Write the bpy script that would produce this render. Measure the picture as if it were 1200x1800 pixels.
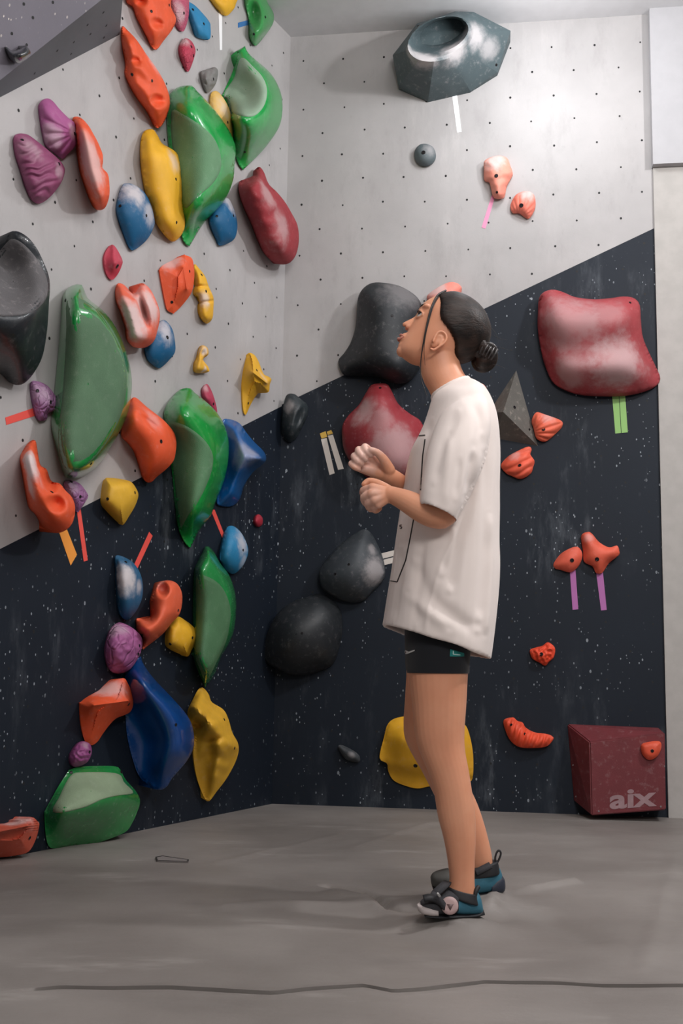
import bpy, bmesh, math, random
from mathutils import Vector, Matrix, noise
from mathutils.bvhtree import BVHTree
from mathutils.geometry import delaunay_2d_cdt
import numpy as np
PI = math.pi
for o in list(bpy.data.objects): bpy.data.objects.remove(o)
S = bpy.context.scene
COL = S.collection

# ------------------------------------------------------------------ camera
F = 1926.0                      # focal length in pixels of the 1200x1800 frame
EYE = Vector((0, 0, 0.64))
PITCH = math.atan(267 / F); ROLL = math.radians(0.944)
RM = (Matrix.Rotation(PI / 2 + PITCH, 3, 'X') @ Matrix.Rotation(ROLL, 3, 'Z'))
cd = bpy.data.cameras.new('camera'); cam = bpy.data.objects.new('camera', cd); COL.objects.link(cam)
cd.sensor_fit = 'VERTICAL'; cd.sensor_height = 36; cd.sensor_width = 24; cd.lens = F / 1800 * 36
cam.matrix_world = Matrix.Translation(EYE) @ RM.to_4x4()
S.camera = cam
# ------------------------------------------------------------------ light and exposure
S.view_settings.view_transform = 'Standard'; S.view_settings.look = 'None'
S.view_settings.gamma = 1; S.view_settings.exposure = 0.2
w = bpy.data.worlds.new('world'); S.world = w; w.use_nodes = True
w.node_tree.nodes['Background'].inputs[0].default_value = (1, 0.97, 0.97, 1)
w.node_tree.nodes['Background'].inputs[1].default_value = 0.13
def area(name, loc, aim, sx, sy, power, col=(1, 1, 1), spread=PI):
    l = bpy.data.lights.new(name, 'AREA'); l.shape = 'RECTANGLE'; l.size = sx; l.size_y = sy
    l.energy = power; l.color = col; l.spread = spread
    o = bpy.data.objects.new(name, l); COL.objects.link(o); o.location = loc
    o.rotation_euler = (Vector(aim) - Vector(loc)).to_track_quat('-Z', 'Y').to_euler()
    return o
def lamp(name, loc, power, r, col):
    l = bpy.data.lights.new(name, 'POINT'); l.energy = power; l.shadow_soft_size = r; l.color = col
    o = bpy.data.objects.new(name, l); COL.objects.link(o); o.location = loc
lamp('ceiling_lamp_light', (2.35, 2.75, 3.2), 122, 0.09, (1, 0.985, 0.985))
lamp('ceiling_lamp_light', (0.86, 4.33, 3.40), 18, 0.12, (0.96, 0.98, 1))
area('ceiling_lamp_light', (0.75, 1.9, 3.45), (0.0, 3.4, 0.6), 1.4, 0.6, 22, (1, 0.965, 0.945))
area('ceiling_lamp_light', (1.3, -1.4, 3.30), (0.25, 3.2, 1.0), 1.6, 0.8, 74, (1, 0.955, 0.93))

# ------------------------------------------------------------------ measuring: a pixel's sight line
def ray(x, y): return (RM @ Vector(((x - 600) / F, -(y - 900) / F, -1))).normalized()
def ground(x, y, z=0.0):
    d = ray(x, y); return EYE + d * ((z - EYE.z) / d.z)
def at(x, y, Y):
    d = ray(x, y); return EYE + d * (Y / d.y)
def project(p):
    q = RM.transposed() @ (Vector(p) - EYE); return (600 + F * q.x / -q.z, 900 - F * q.y / -q.z)
class Plane:
    def __init__(s, p, n): s.p = Vector(p); s.n = Vector(n).normalized()
    def at(s, x, y, depth=0.0):
        d = ray(x, y); return EYE + d * ((s.p + s.n * depth - EYE).dot(s.n) / d.dot(s.n))
CORNER = ground(478, 1413)
LDIR = (ground(0, 1510) - CORNER).normalized()          # along the left wall, towards the camera
BDIR = (ground(1174, 1437) - CORNER).normalized()       # along the back wall, to the right
UP = Vector((0, 0, 1))
LW = Plane(CORNER, Vector((-LDIR.y, LDIR.x, 0)))
BW = Plane(CORNER, Vector((BDIR.y, -BDIR.x, 0)))
H = BW.at(510, 65).z

# ------------------------------------------------------------------ materials
def lin(c): return tuple(((v / 255) / 12.92 if v / 255 <= 0.04045 else ((v / 255 + 0.055) / 1.055) ** 2.4) for v in c)
def srgb(*c): return lin(c) + (1,)
class NT:
    def __init__(s, name):
        s.m = bpy.data.materials.new(name); s.m.use_nodes = True; s.t = s.m.node_tree
        s.b = s.t.nodes['Principled BSDF']
    def n(s, kind, **kw):
        nd = s.t.nodes.new(kind)
        for k, v in kw.items():
            if isinstance(k, str) and hasattr(nd, k): setattr(nd, k, v)
        return nd
    def l(s, a, b): s.t.links.new(a, b)
    def math(s, op, a, b=None, clamp=False):
        nd = s.n('ShaderNodeMath', operation=op); nd.use_clamp = clamp
        for i, v in enumerate((a, b)):
            if v is None: continue
            if isinstance(v, (int, float)): nd.inputs[i].default_value = v
            else: s.l(v, nd.inputs[i])
        return nd.outputs[0]
    def mix(s, fac, a, b):
        nd = s.n('ShaderNodeMix', data_type='RGBA')
        for sock, v in ((nd.inputs[0], fac), (nd.inputs[6], a), (nd.inputs[7], b)):
            if isinstance(v, (int, float, tuple)): sock.default_value = v
            else: s.l(v, sock)
        return nd.outputs[2]
    def coord(s): return s.n('ShaderNodeTexCoord').outputs['Object']
    def noise(s, scale, detail=4, vec=None, stretch=None, rough=0.55):
        nd = s.n('ShaderNodeTexNoise'); nd.inputs['Scale'].default_value = scale
        nd.inputs['Detail'].default_value = detail; nd.inputs['Roughness'].default_value = rough
        v = vec or s.coord()
        if stretch:
            mp = s.n('ShaderNodeMapping'); mp.inputs['Scale'].default_value = stretch; s.l(v, mp.inputs[0]); v = mp.outputs[0]
        s.l(v, nd.inputs['Vector']); return nd.outputs[0]
    def ramp(s, v, lo, hi):
        nd = s.n('ShaderNodeMapRange', interpolation_type='SMOOTHSTEP'); nd.inputs[1].default_value = lo; nd.inputs[2].default_value = hi
        s.l(v, nd.inputs[0]); return nd.outputs[0]
    def bump(s, h, strength, dist=0.01):
        nd = s.n('ShaderNodeBump'); nd.inputs['Strength'].default_value = strength; nd.inputs['Distance'].default_value = dist
        s.l(h, nd.inputs['Height']); s.l(nd.outputs[0], s.b.inputs['Normal'])
def simple(name, rgb, rough=0.6, metal=0.0, bump=None, var=0.0, sss=0.0):
    t = NT(name); c = srgb(*rgb)
    if var:
        n_ = t.ramp(t.noise(14), 0.3, 0.7)
        d = tuple(v * (1 - var) for v in c[:3]) + (1,)
        t.l(t.mix(n_, d, c), t.b.inputs['Base Color'])
    else: t.b.inputs['Base Color'].default_value = c
    t.b.inputs['Roughness'].default_value = rough; t.b.inputs['Metallic'].default_value = metal
    if bump: t.bump(t.noise(bump[0], 3), bump[1], 0.004)
    if sss:
        t.b.inputs['Subsurface Weight'].default_value = sss; t.b.inputs['Subsurface Radius'].default_value = (0.012, 0.005, 0.003)
    return t.m
def hold_mat(name, rgb, rough=0.62, chalk=(), dust=0.25, grain=0.25, crack=0, coat=0.0, chalkrgb=(214, 206, 206)):
    """cast resin / fibreglass: colour, fine grain, chalk left by hands in places (centre, radius, amount)"""
    t = NT(name); oc = t.coord(); c = srgb(*rgb)
    n1 = t.noise(9, 5, oc); n2 = t.noise(38, 6, oc, rough=0.7)
    col = t.mix(t.ramp(n1, 0.35, 0.7), tuple(v * 0.86 for v in c[:3]) + (1,), c)
    wear = t.math('MULTIPLY', t.ramp(n2, 0.52, 0.80), dust)
    for (p, r, a) in chalk:
        vd = t.n('ShaderNodeVectorMath', operation='DISTANCE'); t.l(oc, vd.inputs[0]); vd.inputs[1].default_value = p
        q = t.math('DIVIDE', vd.outputs['Value'], r)
        q = t.math('ADD', q, t.math('MULTIPLY', t.math('SUBTRACT', n1, 0.5), 1.1))
        q = t.math('ADD', q, t.math('MULTIPLY', t.math('SUBTRACT', n2, 0.5), 0.7))
        k = t.math('MULTIPLY', t.math('SUBTRACT', 1.0, t.ramp(q, 0.25, 1.05)), a)
        wear = t.math('MAXIMUM', wear, k)
    col = t.mix(wear, col, srgb(*chalkrgb))
    t.l(col, t.b.inputs['Base Color'])
    t.l(t.math('ADD', t.math('MULTIPLY', wear, 0.3), rough, True), t.b.inputs['Roughness'])
    if coat: t.b.inputs['Coat Weight'].default_value = coat; t.b.inputs['Coat Roughness'].default_value = 0.08
    h = t.math('MULTIPLY', t.noise(320, 2, oc), grain)
    if crack:
        v = t.n('ShaderNodeTexVoronoi', feature='DISTANCE_TO_EDGE'); v.inputs['Scale'].default_value = crack
        wv = t.n('ShaderNodeVectorMath', operation='ADD'); nz = t.n('ShaderNodeTexNoise'); nz.inputs['Scale'].default_value = 12
        t.l(oc, nz.inputs['Vector']); sc = t.n('ShaderNodeVectorMath', operation='SCALE'); sc.inputs['Scale'].default_value = 0.04
        t.l(nz.outputs['Color'], sc.inputs[0]); t.l(oc, wv.inputs[0]); t.l(sc.outputs[0], wv.inputs[1]); t.l(wv.outputs[0], v.inputs['Vector'])
        h = t.math('ADD', h, t.math('MULTIPLY', t.ramp(v.outputs['Distance'], 0.0, 0.16), 3.0))
    t.bump(h, 0.45, 0.004)
    return t.m
def wall_paint(name, rgb, speck, smear, rough=0.6, speckrgb=(205, 205, 205)):
    """plywood panel paint with chalk specks and rubbed smears"""
    t = NT(name); oc = t.coord(); c = srgb(*rgb)
    n1 = t.noise(2.2, 6, oc); n2 = t.noise(7, 6, oc, (1, 1, 0.25), 0.7)
    col = t.mix(t.ramp(n1, 0.3, 0.72), tuple(v * 0.84 for v in c[:3]) + (1,), c)
    n3 = t.noise(1.6, 4, oc)
    sm = t.math('MULTIPLY', t.math('MULTIPLY', t.ramp(n2, 0.50, 0.80), t.ramp(n3, 0.42, 0.68)), smear)
    col = t.mix(sm, col, srgb(*speckrgb))
    if rgb[0] > 150:                                  # grey rubber and hand marks on the white part
        n5 = t.noise(4.5, 7, oc, (1.3, 1.3, 0.5), 0.72); n6 = t.noise(28, 5, oc, (1, 1, 0.5), 0.7)
        d_ = t.math('ADD', t.math('MULTIPLY', t.ramp(n5, 0.50, 0.74), 0.34), t.math('MULTIPLY', t.ramp(n6, 0.58, 0.8), 0.22))
        col = t.mix(d_, col, srgb(138, 134, 134))
    mp = t.n('ShaderNodeMapping'); mp.inputs['Scale'].default_value = (1, 1, 0.62); t.l(oc, mp.inputs[0])
    for sc, thr, dens in ((74, 0.17, 0.45), (26, 0.10, 0.58)):
        v = t.n('ShaderNodeTexVoronoi'); v.inputs['Scale'].default_value = sc; t.l(mp.outputs[0], v.inputs['Vector'])
        sep = t.n('ShaderNodeSeparateColor'); t.l(v.outputs['Color'], sep.inputs[0])
        on = t.math('GREATER_THAN', sep.outputs[0], dens)
        size = t.math('MULTIPLY', sep.outputs[1], thr * 1.5)
        d = t.math('LESS_THAN', v.outputs['Distance'], size)
        k = t.math('MULTIPLY', t.math('MULTIPLY', d, on), t.math('MULTIPLY', t.ramp(t.noise(3.1, 3, oc), 0.38, 0.62), speck))
        col = t.mix(k, col, srgb(*speckrgb))
    t.b.inputs['Specular IOR Level'].default_value = 0.3
    t.l(col, t.b.inputs['Base Color']); t.b.inputs['Roughness'].default_value = rough
    t.bump(t.noise(160, 3, oc), 0.08, 0.003)
    return t.m

# ------------------------------------------------------------------ mesh helpers
def obj(name, bm, mats, parent=None, origin=None, smooth=True, sharp=None):
    if origin is None:
        origin = Vector((0, 0, 0)) if parent is None else parent.matrix_world.translation.copy()
    origin = Vector(origin)
    bmesh.ops.translate(bm, verts=bm.verts, vec=-origin)
    me = bpy.data.meshes.new(name); bm.to_mesh(me); bm.free()
    for m in (mats if isinstance(mats, (list, tuple)) else [mats]): me.materials.append(m)
    for p in me.polygons: p.use_smooth = smooth
    if smooth and sharp: me.set_sharp_from_angle(angle=math.radians(sharp))
    o = bpy.data.objects.new(name, me); COL.objects.link(o)
    o.location = origin
    if parent:
        o.parent = parent; o.location = origin - parent.matrix_world.translation
    o['_w'] = 0; del o['_w']
    o.matrix_world = Matrix.Translation(origin) if not parent else o.matrix_world
    WORLD[o.name] = origin
    return o
WORLD = {}
def child(name, bm, mats, parent, smooth=True, sharp=None, origin=None):
    """a part: vertices given in world space, stored relative to the parent's world position"""
    pw = WORLD[parent.name]
    c = Vector((0, 0, 0))
    for v in bm.verts: c += v.co
    c /= max(1, len(bm.verts))
    if origin is not None: c = Vector(origin)
    bmesh.ops.translate(bm, verts=bm.verts, vec=-c)
    me = bpy.data.meshes.new(name); bm.to_mesh(me); bm.free()
    for m in (mats if isinstance(mats, (list, tuple)) else [mats]): me.materials.append(m)
    for p in me.polygons: p.use_smooth = smooth
    if smooth and sharp: me.set_sharp_from_angle(angle=math.radians(sharp))
    o = bpy.data.objects.new(name, me); COL.objects.link(o); o.parent = parent; o.location = c - pw
    WORLD[o.name] = c
    return o
def tag(o, label=None, cat=None, group=None, kind=None):
    if label: o['label'] = label
    if cat: o['category'] = cat
    if group: o['group'] = group
    if kind: o['kind'] = kind
    return o
def poly(bm, pts, mi=0):
    f = bm.faces.new([bm.verts.new(p) for p in pts]); f.material_index = mi; return f
def prism(bm, pts, vec):
    a = [bm.verts.new(p) for p in pts]; b = [bm.verts.new(Vector(p) + vec) for p in pts]; n = len(a)
    bm.faces.new(a); bm.faces.new(list(reversed(b)))
    for i in range(n): bm.faces.new((a[i], b[i], b[(i + 1) % n], a[(i + 1) % n]))
def finish(bm): bmesh.ops.recalc_face_normals(bm, faces=bm.faces)
def rings(bm, rs, cap=True):
    R = [[bm.verts.new(p) for p in r] for r in rs]
    for a, b in zip(R, R[1:]):
        n = len(a)
        for i in range(n): bm.faces.new((a[i], a[(i + 1) % n], b[(i + 1) % n], b[i]))
    if cap: bm.faces.new(list(reversed(R[0]))); bm.faces.new(R[-1])
    return R
def P(s): return [tuple(float(v) for v in q.split(',')) for q in s.split()]
def cr(p0, p1, p2, p3, t):
    return tuple(0.5 * ((2 * b) + (-a + c) * t + (2 * a - 5 * b + 4 * c - d) * t * t + (-a + 3 * b - 3 * c + d) * t ** 3)
                 for a, b, c, d in zip(p0, p1, p2, p3))
def resample(pts, N, closed=True, smooth=True):
    n = len(pts); dense = []
    segs = n if closed else n - 1
    for i in range(segs):
        if closed: q = [pts[(i + k) % n] for k in (-1, 0, 1, 2)]
        else: q = [pts[max(0, min(n - 1, i + k))] for k in (-1, 0, 1, 2)]
        for k in range(12):
            t = k / 12
            dense.append(cr(*q, t) if smooth else tuple(a + (b - a) * t for a, b in zip(q[1], q[2])))
    dense.append(pts[0] if closed else pts[-1])
    L = [0]
    for a, b in zip(dense, dense[1:]): L.append(L[-1] + math.dist(a, b))
    out = []; j = 0; M = N if closed else N - 1
    for i in range(N):
        s = L[-1] * i / M
        while j < len(L) - 2 and L[j + 1] < s: j += 1
        t = (s - L[j]) / max(1e-9, L[j + 1] - L[j])
        out.append(tuple(a + (b - a) * t for a, b in zip(dense[j], dense[j + 1])))
    return out
def sstep(a, b, x):
    t = max(0, min(1, (x - a) / (b - a))); return t * t * (3 - 2 * t)

# ------------------------------------------------------------------ the setting
WHITE = wall_paint('white_panel_paint', (178, 175, 175), 0.0, 0.35, 0.5, (222, 218, 216))
DARK = wall_paint('dark_panel_paint', (21, 30, 42), 0.85, 0.40, 0.62, (160, 168, 176))
GREYP = wall_paint('grey_panel_paint', (112, 108, 118), 0.8, 0.10, 0.5, (225, 215, 205))
GREYS = wall_paint('grey_panel_side_paint', (98, 101, 106), 0.0, 0.15, 0.6, (140, 140, 140))
HOLE = simple('bolt_hole_black', (16, 16, 18), 0.7)
PLASTER = simple('white_plaster', (204, 203, 205), 0.8, bump=(60, 0.05), var=0.05)
BEAM = simple('painted_beam', (176, 175, 178), 0.8, bump=(60, 0.05), var=0.05)
PILLAR = simple('grey_plaster', (178, 174, 170), 0.8, bump=(40, 0.08), var=0.10)

def wall(name, plane, org, along, length, line, seed, skip):
    """panel wall: white above the slanting line, dark below; bolt holes in a staggered lattice"""
    bm = bmesh.new()
    a, b = line                                   # two points on the paint line
    def zl(s): return a[1] + (b[1] - a[1]) * (s - a[0]) / (b[0] - a[0])
    pt = lambda s, z, o=0.0: org + along * s + UP * z + plane.n * o
    s0, s1 = 0.0, length
    if zl(s1) > 0:
        poly(bm, [pt(s0, 0), pt(s1, 0), pt(s1, zl(s1)), pt(s0, zl(s0))], 1)
        poly(bm, [pt(s0, zl(s0)), pt(s1, zl(s1)), pt(s1, H), pt(s0, H)], 0)
    else:                                         # the line meets the floor before the wall ends
        sz = a[0] - a[1] * (b[0] - a[0]) / (b[1] - a[1])
        poly(bm, [pt(s0, 0), pt(sz, 0), pt(s0, zl(s0))], 1)
        poly(bm, [pt(s0, zl(s0)), pt(sz, 0), pt(s1, 0), pt(s1, H), pt(s0, H)], 0)
    t = -0.06
    for q in ([(s0, 0), (s1, 0)], [(s1, 0), (s1, H)], [(s1, H), (s0, H)], [(s0, H), (s0, 0)]):
        poly(bm, [pt(*q[0]), pt(*q[1]), pt(*q[1], t), pt(*q[0], t)], 0)
    poly(bm, [pt(s0, 0, t), pt(s1, 0, t), pt(s1, H, t), pt(s0, H, t)], 0)
    rnd = random.Random(seed); du, dv = 0.205, 0.127
    ou, ov = skip
    for j in range(-2, 40):
        for i in range(-2, 40):
            s = ou + (i + 0.5 * (j % 2)) * du + rnd.uniform(-.006, .006); z = ov + j * dv + rnd.uniform(-.006, .006)
            if 0.03 < s < length - 0.03 and 0.08 < z < H - 0.04:
                r = rnd.uniform(0.0042, 0.0058)
                poly(bm, [pt(s + r * math.cos(k * PI / 4), z + r * 1.1 * math.sin(k * PI / 4), 0.0006) for k in range(8)], 2)
    for f in bm.faces:
        if f.normal.dot(plane.n) < 0 and f.material_index == 2: f.normal_flip()
    bm.normal_update()
    return tag(obj(name, bm, [WHITE, DARK, HOLE], None, org, smooth=False), kind='structure')
def uv(plane, org, along, x, y):
    p = plane.at(x, y) - org; return (p.dot(along), p.z)
LL = 4.2; BL = (ground(1174, 1437) - CORNER).length
wall('wall_left', LW, CORNER, LDIR, LL, (uv(LW, CORNER, LDIR, 0, 965), uv(LW, CORNER, LDIR, 497, 713)), 3, (0.07, 0.10))
u0 = uv(BW, CORNER, BDIR, 785, 221)
wall('wall_back', BW, CORNER, BDIR, BL, (uv(BW, CORNER, BDIR, 540, 690), uv(BW, CORNER, BDIR, 1158, 397)), 5, (u0[0] % 0.205, (u0[1] % 0.254)))
# pillar and beam to the right of the back wall
def slab(name, o, a, s0, s1, z0, z1, n, d0, d1, m):
    bm = bmesh.new()
    q = [o + a * s0 + UP * z0 + n * d0, o + a * s1 + UP * z0 + n * d0, o + a * s1 + UP * z1 + n * d0, o + a * s0 + UP * z1 + n * d0]
    prism(bm, q, n * (d1 - d0)); finish(bm)
    return tag(obj(name, bm, m, None, q[0], smooth=False), kind='structure')
pb = uv(BW, CORNER, BDIR, 1158, 296)
slab('wall_right', CORNER, BDIR, BL, BL + 1.6, 0, pb[1], BW.n, -0.06, 0.012, PILLAR)
slab('wall_right_upper', CORNER, BDIR, BL - 0.005, BL + 1.6, pb[1], H, BW.n, -0.06, 0.05, BEAM)
# ceiling
bm = bmesh.new()
prism(bm, [CORNER + Vector((-3, 0.5, H)), CORNER + Vector((5, 0.5, H)), CORNER + Vector((5, -6, H)), CORNER + Vector((-3, -6, H))], UP * 0.1); finish(bm)
tag(obj('ceiling', bm, PLASTER, None, CORNER + UP * H, smooth=False), kind='structure')
# grey overhanging panel at the top of the left wall
ga, gb, gc = LW.at(-112, 230, 0), LW.at(210, 61, 0), LW.at(203, -140, 0)
gk, gt, gd = LW.at(218, -32, 0.25), LW.at(-60, -260, 0.22), LW.at(-170, -160, 0)
bm = bmesh.new()
V = [bm.verts.new(p) for p in (ga, gb, gc, gk, gt, gd)]
for idx, mi in (((0, 1, 3), 1), ((1, 2, 3), 1), ((0, 3, 4), 0), ((3, 2, 4), 0), ((0, 4, 5), 0), ((2, 5, 4), 0), ((0, 5, 2, 1), 1)):
    f = bm.faces.new([V[i] for i in idx]); f.material_index = mi
finish(bm)
GP = Plane(ga, (gk - ga).cross(gt - ga))
if GP.n.dot(EYE - ga) < 0: GP.n = -GP.n
gdots = []
for x, y in P('42,7 93,4 58,31 21,59 47,79'): gdots.append((GP.at(x, y, .0008), GP.n))
N2 = (gb - ga).cross(gk - ga).normalized(); N2 = N2 if N2.dot(EYE - ga) > 0 else -N2
UP2 = Plane(ga, N2)
for x, y in P('182,22 154,44 187,45 159,60 183,66 130,74 101,89 125,95 61,129 184,77'): gdots.append((UP2.at(x, y, .0008), N2))
for c, n in gdots:
    e1 = n.orthogonal().normalized(); e2 = n.cross(e1)
    poly(bm, [c + (e1 * math.cos(k * PI / 4) + e2 * math.sin(k * PI / 4)) * 0.0055 for k in range(8)], 2)
tag(obj('wall_left_overhang', bm, [GREYP, GREYS, HOLE], None, ga, smooth=False), kind='structure')

# floor mat: soft crash pad with a seam, sagging under the feet
def mat_cover():
    t = NT('grey_mat_cover'); oc = t.coord()
    n1 = t.noise(1.3, 6, oc); n2 = t.noise(5.5, 6, oc, (0.35, 1, 1), 0.65); n3 = t.noise(60, 4, oc)
    col = t.mix(t.ramp(n1, 0.3, 0.7), srgb(120, 114, 110), srgb(142, 136, 132))
    col = t.mix(t.math('MULTIPLY', t.ramp(n2, 0.55, 0.78), 0.45), col, srgb(182, 177, 172))
    n4 = t.noise(3.1, 5, oc, (0.6, 1, 1)); col = t.mix(t.math('MULTIPLY', t.ramp(n4, 0.58, 0.8), 0.5), col, srgb(100, 95, 93))
    t.l(col, t.b.inputs['Base Color'])
    t.l(t.math('ADD', 0.40, t.math('MULTIPLY', n2, 0.28)), t.b.inputs['Roughness'])
    t.bump(t.math('ADD', t.math('MULTIPLY', n3, 0.15), n2), 0.16, 0.02); return t.m
FOOT1 = at(806, 1600, 2.88); FOOT2 = at(830, 1571, 3.10)
seam = [ground(x, y) for x, y in P('-400,1736 60,1736 110,1734 200,1737 300,1737 420,1743 480,1745 540,1738 640,1731 690,1741 740,1738 800,1731 850,1725 900,1727 980,1728 1060,1733 1130,1735 1200,1736 1700,1740')]
def seam_y(x):
    for a, b in zip(seam, seam[1:]):
        if a.x <= x <= b.x:
            t = (x - a.x) / (b.x - a.x); return a.y + (b.y - a.y) * t
    return seam[0].y if x < seam[0].x else seam[-1].y
SY = ground(600, 1736).y
def crease(p, pts, wdt, dep):
    best = 9
    for a, b in zip(pts, pts[1:]):
        ab = b - a; t = max(0, min(1, (p - a).dot(ab) / ab.length_squared)); best = min(best, (p - a - ab * t).length)
    return dep * math.exp(-(best / wdt) ** 2)
folds = [([ground(*q).xy for q in P('575,1556 630,1566 668,1580 690,1597')], 0.015, -0.026),
         ([ground(*q).xy for q in P('590,1570 640,1580 690,1606')], 0.035, 0.014),
         ([ground(*q).xy for q in P('862,1598 885,1580 930,1564 1010,1552')], 0.016, 0.015),
         ([ground(*q).xy for q in P('862,1612 900,1600 960,1606 1040,1640')], 0.04, -0.012),
         ([ground(*q).xy for q in P('400,1597 500,1588 620,1586')], 0.03, 0.008),
         ([ground(*q).xy for q in P('380,1518 470,1494 600,1465')], 0.02, 0.005),
         ([ground(*q).xy for q in P('620,1490 700,1462 760,1445')], 0.02, 0.005),
         ([ground(*q).xy for q in P('1130,1700 1160,1600 1190,1500')], 0.02, 0.004)]
def floor_z(x, y):
    p = Vector((x, y))
    z = 0.010 * noise.noise(Vector((x * 1.1, y * 1.3, 1.7))) + 0.004 * noise.noise(Vector((x * 4, y * 5, 9)))
    e = min(max(0, (Vector((x, y, 0)) - CORNER).dot(LW.n)), max(0, (Vector((x, y, 0)) - CORNER).dot(BW.n)))
    z *= sstep(0, 0.35, e)
    d1 = (p - FOOT1.xy - Vector((-.02, 0))); d2 = (p - FOOT2.xy)
    z += -0.030 * math.exp(-((d1.x / 0.34) ** 2 + (d1.y / 0.25) ** 2)) + (at(800, 1608, 2.86).z + 0.034) * math.exp(-((d1.x / 0.13) ** 2 + (d1.y / 0.10) ** 2))
    z += (FOOT2.z + .003 - floor_z.base) * math.exp(-((d2.x / 0.16) ** 2 + (d2.y / 0.10) ** 2))
    for f in folds: z += crease(p, *f)
    return z
floor_z.base = -0.016
bm = bmesh.new()
xs = []; x = -2.6
while x < 2.8: xs.append(x); x += 0.014 if -0.75 < x < 1.2 else 0.03
ys = [0.1, 0.6, 1.0]; y = 1.3
while y < SY - 0.05: ys.append(y); y += 0.03
y = SY + 0.05
base = [(v, 0, 0) for v in ys]
groove = [(SY - 0.03, 1, .000), (SY - 0.012, 1, .002), (SY - 0.0085, 1, .001), (SY - 0.0060, 1, -0.035), (SY + 0.0060, 1, -0.035), (SY + 0.0085, 1, .004), (SY + 0.014, 1, .003), (SY + 0.03, 1, 0)]
far = []
while y < CORNER.y + 0.3: far.append((y, 0, 0)); y += 0.014 if y < 3.4 else 0.03
grid = []
for (yy, k, dz) in base + groove + far:
    row = []
    for x in xs:
        off = (seam_y(x) - SY) * (1 if k else max(0, 1 - abs(yy - SY) / 0.3))
        fade = sstep(seam[1].x - 0.03, seam[2].x, x)
        wv = 0.55 + 0.8 * (0.5 + 0.5 * noise.noise(Vector((x * 7, 3, 3))))
        Y = yy + off if not k else SY + off + (yy - SY) * (wv if abs(yy - SY) < 0.01 else 1)
        row.append(bm.verts.new((x, Y, floor_z(x, Y) + dz * fade)))
    grid.append(row)
for a, b in zip(grid, grid[1:]):
    for i in range(len(a) - 1): bm.faces.new((a[i], a[i + 1], b[i + 1], b[i]))
tag(obj('floor', bm, mat_cover(), None, (0, 0, 0), sharp=60), kind='structure')

# ------------------------------------------------------------------ climbing holds
BOLT = simple('bolt_steel_dark', (38, 36, 38), 0.4, 0.6)
def bolt(parent, bvh, x, y, r=0.006, mat_=None):
    hit, n, i, d = bvh.ray_cast(EYE, ray(x, y))
    if hit is None: return
    if n.dot(EYE - hit) < 0: n = -n
    e1 = n.orthogonal().normalized(); e2 = n.cross(e1); bm = bmesh.new()
    rs = []
    for rr, z in ((1.15, -0.002), (1.1, 0.0016), (0.8, 0.002), (0.62, 0.0004), (0.1, 0.0004)):
        rs.append([hit + (e1 * math.cos(k * PI / 6) + e2 * math.sin(k * PI / 6)) * r * rr + n * z for k in range(12)])
    rings(bm, rs); finish(bm)
    return child('bolt', bm, mat_ or BOLT, parent, smooth=False)
def dents(*ds):
    def fn(x, y, r):
        s = 0
        for (cx, cy, rx, ry, ang, a) in ds:
            c, s_ = math.cos(math.radians(ang)), math.sin(math.radians(ang))
            dx, dy = x - cx, y - cy
            q = ((dx * c + dy * s_) / rx) ** 2 + ((-dx * s_ + dy * c) / ry) ** 2
            if q < 1: s += a * (1 - q) ** 2 if a < 1 else 0
        return s
    return fn
def stripes(ang, lam, a, wob=0.0):
    c, s = math.cos(math.radians(ang)), math.sin(math.radians(ang))
    return lambda x, y, r: a * sstep(0, .25, r) * (abs(math.sin(PI * ((x * c + y * s) + wob * noise.noise(Vector((x * .05, y * .05, 2)))) / lam)) ** 0.6 - 0.6)
def fan(cx, cy, n, a, ph=0):
    return lambda x, y, r: a * sstep(0, .15, r) * (abs(math.sin(n * math.atan2(y - cy, x - cx) + ph)) ** 0.6 - 0.6)
def lumps(sc, a, sd=0):
    return lambda x, y, r: a * sstep(0, .3, r) * noise.noise(Vector((x * sc, y * sc, sd)))
def plus(*fs): return lambda x, y, r: sum(f(x, y, r) for f in fs)
def nearest(q, pl):
    if len(pl) == 1: return pl[0]
    best = None
    for a, b in zip(pl, pl[1:]):
        ab = (b[0] - a[0], b[1] - a[1]); L2 = ab[0] ** 2 + ab[1] ** 2
        t = max(0, min(1, ((q[0] - a[0]) * ab[0] + (q[1] - a[1]) * ab[1]) / L2))
        c = tuple(u + (v - u) * t for u, v in zip(a, b)); d = math.dist(q[:2], c[:2])
        if best is None or d < best[0]: best = (d, c)
    return best[1]
def seg_dist(Q, A, B):
    """distance from every point to its nearest segment; also the segment index and the place on it"""
    AB = B - A; L2 = (AB ** 2).sum(1) + 1e-12
    T = np.clip(((Q[:, None, :] - A[None]) * AB[None]).sum(2) / L2[None], 0, 1)
    Dm = np.sqrt(((A[None] + AB[None] * T[..., None] - Q[:, None, :]) ** 2).sum(2))
    k = Dm.argmin(1); r = np.arange(len(Q))
    return Dm[r, k], k, T[r, k]
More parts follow.
